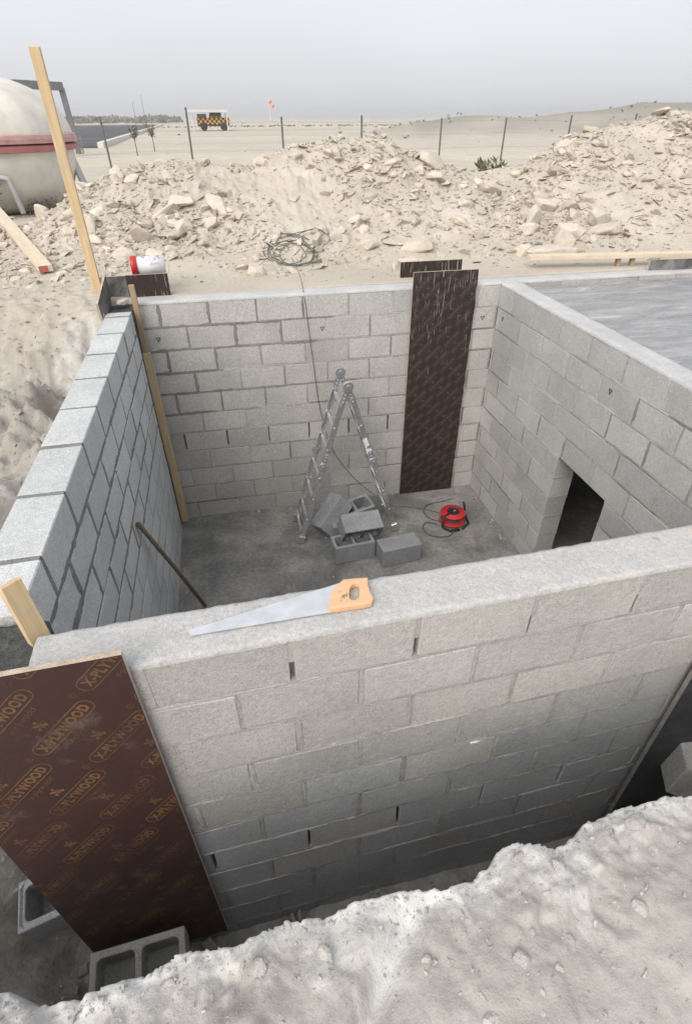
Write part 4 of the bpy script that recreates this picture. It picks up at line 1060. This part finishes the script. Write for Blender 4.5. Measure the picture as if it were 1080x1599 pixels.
# ------------------------------------------------------------------ bucket
bk = empty('bucket', (-.63, 5.36, .215), (0, .03, .06)); tag(bk, 'small white bucket with a red lid lying on its side', 'bucket')
mb = MB(); mb.lathe([(.0, -.10), (.070, -.10), (.076, .14), (.071, .14), (.066, -.09), (0, -.09)], 28, 'x'); mb.build('body', M['white_plastic'], bk, smooth=True)
mb = MB(); mb.lathe([(0, -.145), (.074, -.145), (.078, -.14), (.078, -.095), (.073, -.093)], 28, 'x'); mb.build('lid', M['red'], bk, smooth=True)
mb = MB()
for k in range(26):
    a = math.radians(rgv.uniform(195, 290)); x = rgv.uniform(-.05, .10); r_ = .0755
    mb.box((x, r_ * math.cos(a) * 1.0, -r_ * math.sin(a)), (rgv.uniform(.008, .022), .0015, rgv.uniform(.003, .007)), (R(rgv.uniform(-10, 10)) - a + math.pi / 2, 0, 0))
tag(mb.build('printed_marks', M['print_purple'], bk), kind='stuff')
mb = MB(); mb.tube(curve_pts([(.135, 0, .078), (.165, -.06, .05), (.17, -.075, 0), (.165, -.06, -.05), (.135, 0, -.078)]), .0025, 6); mb.build('handle', M['alu'], bk)

# ------------------------------------------------------------------ hand saw on the near wall
saw = empty('hand_saw', (0, 0, .006)); tag(saw, 'hand saw with wooden handle lying on top of the near wall', 'saw')
def wpt(px, py): v = at_z(px, py, .008); return (v.x, v.y)
bl = [wpt(294, 984), wpt(297, 992)]
e0, e1 = Vector(wpt(297, 992)), Vector(wpt(518, 955)); nt_ = 110
for k in range(1, nt_):
    q = e0.lerp(e1, k / nt_); bl.append((q.x, q.y - (.0038 if k % 2 else 0)))
bl += [wpt(518, 955), wpt(541, 928), wpt(537, 908)]
mb = MB(); mb.prism(bl, 0, .0015); mb.build('blade', M['steel_pale'], saw)
outer = [(513, 955), (515, 940), (518, 928), (527, 918), (536, 910), (556, 908), (574, 907), (574, 918), (578, 930), (583, 940), (580, 946), (568, 949), (546, 952), (528, 955)]
inner = [(546, 940), (545, 936), (545, 931), (546, 925), (548, 920), (552, 917), (557, 916), (560, 919), (561, 925), (561, 931), (560, 937), (558, 940), (554, 942), (549, 942)]
O = [wpt(*p) for p in outer]; I = [wpt(*p) for p in inner]
# align the inner loop's start with the outer loop's by nearest point
k0 = min(range(14), key=lambda k: sum((Vector(O[i]) - Vector(I[(i + k) % 14])).length if True else 0 for i in range(14)))
rev = I[::-1]; k1 = min(range(14), key=lambda k: sum((Vector(O[i]) - Vector(rev[(i + k) % 14])).length for i in range(14)))
s0 = sum((Vector(O[i]) - Vector(I[(i + k0) % 14])).length for i in range(14)); s1 = sum((Vector(O[i]) - Vector(rev[(i + k1) % 14])).length for i in range(14))
I = [I[(i + k0) % 14] for i in range(14)] if s0 < s1 else [rev[(i + k1) % 14] for i in range(14)]
mb = MB(); n = 14; vs = [(x, y, z) for z in (-.003, .019) for L_ in (O, I) for x, y in L_]; fs = []
for i in range(n):
    j = (i + 1) % n
    fs += [(i, j, n + j, n + i), (2 * n + i, 2 * n + j, 3 * n + j, 3 * n + i), (i, j, 2 * n + j, 2 * n + i), (n + i, n + j, 3 * n + j, 3 * n + i)]
mb.add(vs, fs); mb.build('handle', M['saw_wood'], saw, bevel=.004, seg=2)
mb = MB()
for px, py in ((530, 930), (532, 944), (541, 944)):
    x, y = wpt(px, py); mb.lathe([(0, .0205), (.004, .0205), (.004, .019)], 10, 'z', (x, y, 0))
mb.build('rivet', M['alu_hub'], saw)
mb = MB(); mk = [(533, 940), (535, 935), (537, 940), (538, 934), (541, 938), (542, 932)]
for a, b in zip(mk[:-1], mk[1:]): mb.bar((*wpt(*a), .0196), (*wpt(*b), .0196), .0016, .0006)
mb.build('maker_mark', M['ink'], saw)

# ------------------------------------------------------------------ beyond the heaps
# fence
fy = 24.0
fence = empty('wire_fence', (0, fy, -.2)); tag(fence, 'thin wire fence on dark posts crossing the plain', 'fence')
ratios = (-.375, -.26, -.1414, -.0229, .1163, .2398, .3697, .4788, .596, .715, .83, .95)
tops = (1.28, 1.28, 1.31, 1.55, 1.27, 1.30, 1.20, 1.20, 1.26, 1.3, 1.3, 1.3)
px_ = [r_ * fy for r_ in ratios]
for x, tz in zip(px_, tops):
    zb = HZ(x, fy); mb = MB(); le = random.uniform(-.03, .03)
    mb.tube([(x, 0, zb + .2 - .2), (x + le, 0, tz + .2)], .035, 8); mb.build('post', M['post'], fence)
mb = MB()
for hz_ in (.35, .8, 1.2): mb.tube([(x, 0, hz_ + .1 + .03 * math.sin(i * 2.1)) for i, x in enumerate(px_)], .0028, 4)
mb.build('wire', M['wire'], fence)

# tank
tk = empty('water_tank', (-4.12, 13.3, -.1)); tag(tk, 'large cream tank with a red band round its middle at left', 'tank')
def ell(rz, rx, h0, h1, n=14, rib=0.0):
    vs = []; fs = []; nn = 72
    for i in range(n + 1):
        q = i / n; a = q * math.pi / 2; zz = h0 + (h1 - h0) * math.sin(a); rr = rx * math.cos(a) ** (.85 if h1 > h0 else .42)
        for k in range(nn):
            b = 2 * math.pi * k / nn; rrr = rr * (1 + (rib if (k % 9) in (0, 1) else 0)); vs.append((rrr * math.cos(b), rrr * math.sin(b), zz))
    for i in range(n):
        for k in range(nn): fs.append((i * nn + k, i * nn + (k + 1) % nn, (i + 1) * nn + (k + 1) % nn, (i + 1) * nn + k))
    return vs, fs
mb = MB(); mb.add(*ell(1, 1.62, 1.10, 2.02, rib=.02)); mb.build('upper_shell', M['grp'], tk, smooth=True)
mb = MB(); mb.add(*ell(1, 1.60, .95, -.12, rib=.0)); mb.build('lower_shell', M['grp'], tk, smooth=True)
mb = MB(); mb.lathe([(1.60, .88), (1.68, .89), (1.69, .97), (1.63, .99)], 72); mb.build('lower_band', M['band'], tk)
mb = MB(); mb.lathe([(1.63, 1.0), (1.69, 1.01), (1.70, 1.07), (1.69, 1.13), (1.60, 1.16)], 72); mb.build('upper_band', M['band_pale'], tk)
mb = MB(); mb.lathe([(0, 2.10), (.30, 2.10), (.32, 1.95)], 24); mb.build('hatch', M['grp'], tk)
mb = MB(); mb.tube(curve_pts([(.18, -1.42, .55), (.55, -1.52, .55), (.72, -1.54, .53), (.76, -1.54, .45), (.82, -1.56, 0.0)]), .045, 10); mb.build('outlet_pipe', M['pipe'], tk, smooth=True)
for x in (.55, -.55):
    mb = MB(); mb.box((x, .1, .05), (.35, 1.5, .3)); mb.build('saddle', M['steel_grey'], tk)
mb = MB(); a, b = at_y(108, 236, 14.0), at_y(134, 292, 13.2); mb.bar(a, b, .05, .30, up=(0, 1, 0)); tag(mb.build('leaning_panel', M['pipe'], bevel=.01), 'pale grey panel leaning beside the tank', 'panel')
# gantry
gt = empty('steel_gantry', at_y(125, 240, 33)); tag(gt, 'dark steel gantry frame standing behind the tank', 'gantry')
def rel(o, v): return Vector(v) - o.location
mb = MB(); mb.bar(rel(gt, at_y(20, 131, 32)), rel(gt, at_y(97, 135, 33)), .35, .30); mb.build('beam', M['steel_grey'], gt)
mb = MB(); mb.bar(rel(gt, at_y(96, 137, 33)), rel(gt, at_y(124, 240, 33)), .22, .25); mb.build('column', M['steel_grey'], gt)
mb = MB(); mb.bar(rel(gt, at_y(30, 133, 32.5)), rel(gt, at_y(52, 240, 32.5)), .22, .25); mb.build('column', M['steel_grey'], gt)
ls = empty('lattice_stand', at_y(128, 240, 31)); tag(ls, 'small dark lattice stand at the foot of the gantry', 'stand')
mb = MB(); c = [rel(ls, at_y(a, b, 31)) for a, b in ((117, 206), (124, 205), (131, 239), (124, 240))]
mb.bar(c[0], c[3], .05, .05); mb.bar(c[1], c[2], .05, .05)
for k in range(7): mb.bar(c[0].lerp(c[3], k / 6), c[1].lerp(c[2], k / 6), .04, .04)
mb.build('lattice', M['steel_grey'], ls)

# road with painted kerb
def flat(name, poly, z, mat, kind=None, thick=.02):
    mb = MB(); mb.prism(poly, z - thick, z); o = mb.build(name, mat)
    if kind: tag(o, kind=kind)
    return o
flat('road', [(-6.4, 42), (-9.6, 165), (-150, 175), (-90, 42)], -.10, M['asphalt'], 'structure', .3)
k_ = empty('road_kerb', (-6.3, 42, -.2)); tag(k_, 'white painted kerb along the dark road', 'kerb')
mb = MB(); mb.bar((0, 0, .1), (-3.2, 123, .1), .35, .34); mb.build('kerb_stone', M['kerb'], k_)

# canopy and truck
cy_ = 92.0
cn = empty('carport', (1.0, cy_, -.2)); tag(cn, 'white carport on thin posts out on the plain', 'carport')
cl, crr = at_y(293, 170, cy_).x - 1.0, at_y(353, 170, cy_).x - 1.0; ct = at_y(322, 170, cy_).z + .2
mb = MB(); mb.box(((cl + crr) / 2, 0, ct - .25), (crr - cl + .1, 4.5, .30)); mb.build('roof', M['white_paint'], cn)
for x in (cl + .45, crr - .1):
    for y in (-2.1, 2.1):
        mb = MB(); mb.box((x, y, (ct - .5) / 2), (.13, .13, ct - .45)); mb.build('post', M['white_paint'], cn)
tr = empty('airfield_truck', (1.35, cy_, -.2)); tag(tr, 'orange and black checkered truck parked under the white carport', 'truck')
mb = MB(); mb.box((0, 0, 1.05), (4.3, 1.9, .75)); mb.build('body', M['checker'], tr, bevel=.05)
mb = MB(); mb.box((.35, 0, 1.75), (1.7, 1.75, .68), taper=.86); mb.build('cab', M['checker'], tr, bevel=.05)
mb = MB(); mb.box((.35, -.86, 1.78), (1.35, .04, .42), (-.1, 0, 0)); mb.build('window', M['glass'], tr)
mb = MB(); mb.box((-1.45, 0, 1.62), (1.2, 1.7, .45)); mb.build('equipment', M['steel_grey'], tr, bevel=.05)
for x in (-1.3, 1.35):
    for y in (-.9, .9):
        mb = MB(); mb.lathe([(0, -.16), (.42, -.16), (.47, -.1), (.47, .1), (.42, .16), (0, .16)], 20, 'y', (x, y, .47)); w = mb.build('wheel', M['tyre'], tr)
mb = MB(); mb.box((0, 0, .62), (4.2, 1.7, .2)); mb.build('chassis', M['tyre'], tr)
# windsock
ws = empty('windsock', (at_y(420, 155, 190).x, 190, -.2)); tag(ws, 'red and white windsock on a thin far mast', 'windsock')
mb = MB(); mb.tube([(0, 0, 0), (0, 0, at_y(420, 155, 190).z + .2)], .12, 8); mb.build('mast', M['white_paint'], ws)
hh = at_y(420, 155, 190).z + .2
for k in range(4):
    a, b = Vector((.1 + k * .38, 0, hh - .35 - k * .5)), Vector((.1 + (k + 1) * .38, 0, hh - .35 - (k + 1) * .5)); mb = MB(); mb.tube([a, b], [.5 - k * .07, .5 - (k + 1) * .07], 10); mb.build('sock_band', M['orange'] if k % 2 == 0 else M['white_paint'], ws)
# far masts
for px, top in ((226, 148), (211, 158)):
    b = at_y(px, 182, 420); t_ = at_y(px, top, 420); mb = MB(); mb.tube([(b.x, 420, -.3), (b.x, 420, t_.z)], [.3, .12], 5)
    tag(mb.build('far_mast', M['steel_grey']), 'faint %s mast on the far skyline left of the carport' % ('taller' if top < 150 else 'shorter'), 'mast')

# plants: leaf-sized faces on twigs
def plant(name, label, base, hgt, rad, nleaf, leafmat, cat, leaf=.06, up=False, trunk=0.0, seed=1, stems=7, group=None, droop=0):
    rgv = random.Random(seed); root = empty(name, base); tag(root, label, cat, group)
    st = MB(); lf = MB()
    for k in range(stems):
        a = rgv.random() * 6.28; tip = Vector((math.cos(a) * rad * rgv.uniform(.2, 1), math.sin(a) * rad * rgv.uniform(.2, 1), hgt * rgv.uniform(.65, 1)))
        b0 = Vector((0, 0, trunk)); st.tube([Vector((0, 0, 0)) if not trunk else b0, b0.lerp(tip, .5) + Vector((0, 0, .06 * hgt)), tip], [.012 * hgt + .004, .008 * hgt, .002], 5)
        for j in range(nleaf // stems):
            t = rgv.uniform(.25, 1.05); c = b0.lerp(tip, t) + Vector((rgv.gauss(0, .12), rgv.gauss(0, .12), rgv.gauss(0, .10))) * rad
            d = Vector((rgv.gauss(0, 1), rgv.gauss(0, 1), rgv.gauss(.9 if up else 0, .7))).normalized(); s_ = Vector((rgv.gauss(0, 1), rgv.gauss(0, 1), 0)).normalized()
            l = leaf * rgv.uniform(.6, 1.4); w_ = l * (.16 if up else .4)
            lf.add([c, c + d * l * .5 + s_ * w_, c + d * l, c + d * l * .5 - s_ * w_], [(0, 1, 2, 3)])
    if trunk: st.tube([(0, 0, 0), (.01, .01, trunk * .5), (0, 0, trunk + .02)], [.02 * hgt, .016 * hgt, .012 * hgt], 6)
    st.build('stem' if not trunk else 'trunk', M['twig'], root); lf.build('foliage', leafmat, root)
    return root
b = at_z(766, 264, -.15); plant('desert_shrub', 'rounder green shrub left of the fence post beyond the heaps', (b.x * .62, b.y * .62, HZ(b.x * .62, b.y * .62)), .62, .34, 700, M['leaf'], 'shrub', .16, True, seed=4, stems=24)
b = at_z(797, 268, -.15); plant('desert_shrub', 'smaller grey shrub right of the fence post beyond the heaps', (b.x * .62, b.y * .62, HZ(b.x * .62, b.y * .62)), .42, .26, 400, M['leaf_dry'], 'shrub', .12, True, seed=5, stems=20)
for px, py, h_, sd, lb in ((215, 243, 1.35, 6, 'thin young tree near the road, left of the pair'), (242, 237, 1.45, 7, 'thin young tree near the road, right of the pair')):
    b = at_z(px, py, -.2); plant('young_tree', lb, (b.x, b.y, HZ(b.x, b.y)), h_, .42, 240, M['leaf_pale'], 'tree', .10, False, trunk=.6, seed=sd, stems=9, group='young trees by the road')
plant('dry_bush', 'dry grey bush beside the tank at the left edge', (-3.80, 11.5, HZ(-3.80, 11.5)), .55, .34, 1000, M['leaf_dry'], 'bush', .07, False, seed=9, stems=30)
plant('dry_bush', 'low dry weeds growing at the foot of the tank', (-2.95, 12.3, HZ(-2.95, 12.3)), .22, .55, 500, M['leaf_dry'], 'weeds', .06, True, seed=10, stems=24)
# far scrub and tree line, one mass each
def clumps(name, label, xs_, ys_, hs, mat, seed, cat):
    rgv = random.Random(seed); mb = MB()
    for x, y, h_, z0 in zip(xs_, ys_, hs, height(np.asarray(xs_), np.asarray(ys_))):
        for k in range(14):
            c = Vector((x + rgv.gauss(0, h_ * .6), y + rgv.gauss(0, h_ * .4), z0 + h_ * rgv.random())); l = h_ * .5
            d1 = Vector((rgv.gauss(0, 1), rgv.gauss(0, .4), rgv.gauss(0, 1))).normalized() * l; d2 = Vector((rgv.gauss(0, 1), rgv.gauss(0, .4), rgv.gauss(0, 1))).normalized() * l
            mb.add([c - d1, c + d2, c + d1, c - d2 * .8], [(0, 1, 2, 3)])
    return tag(mb.build(name, mat), label, cat, kind='stuff')
n = 420; yy = rg.uniform(230, 330, n); rr_ = rg.uniform(-.42, -.035, n)
clumps('far_trees', 'low dark belt of trees on the skyline at left', rr_ * yy, yy, rg.uniform(.7, 1.9, n), M['scrub'], 3, 'trees')
n = 480; yy = np.concatenate([rg.normal(125, 4, 420), rg.uniform(60, 300, 60)]); rr_ = rg.uniform(-.06, .8, n)
clumps('desert_scrub', 'dark dots of scrub strung across the far plain', rr_ * yy, yy, rg.uniform(.07, .2, n), M['scrub'], 4, 'scrub')

n = 130; xx = rg.uniform(15, 62, n); yb = 62 - .22 * xx + rg.normal(0, 4, n)
clumps('berm_scrub', 'low dry scrub along the far earth bank at right', xx, yb, rg.uniform(.04, .13, n), M['leaf_dry'], 6, 'scrub')
# ------------------------------------------------------------------ haze
mb = MB(); mb.box((0, 0, 3.2), (3040, 3040, 18)); hz = mb.build('haze', None) if False else None
me = bpy.data.meshes.new('haze')
zb, zt, e = -4.2, 14.0, 1520
me.from_pydata([(-e, -e, zb), (e, -e, zb), (e, e, zb), (-e, e, zb), (-e, -e, zt), (e, -e, zt), (e, e, zt), (-e, e, zt)], [], [(3, 2, 1, 0), (4, 5, 6, 7), (0, 1, 5, 4), (1, 2, 6, 5), (2, 3, 7, 6), (3, 0, 4, 7)])
mt = bpy.data.materials.new('haze_air'); mt.use_nodes = True; nt = mt.node_tree; nt.nodes.clear()
pv = nt.nodes.new('ShaderNodeVolumePrincipled'); pv.inputs['Density'].default_value = 0.0011; pv.inputs['Color'].default_value = (0.99, 0.99, 1.0, 1); pv.inputs['Anisotropy'].default_value = 0.2
ou = nt.nodes.new('ShaderNodeOutputMaterial'); nt.links.new(pv.outputs[0], ou.inputs['Volume'])
tag(link('haze', me, mt), 'pale dusty air over the whole site', 'haze', kind='stuff')
print('VERTS', sum(len(o.data.vertices) for o in bpy.data.objects if o.type == 'MESH'), 'OBJS', len(bpy.data.objects))
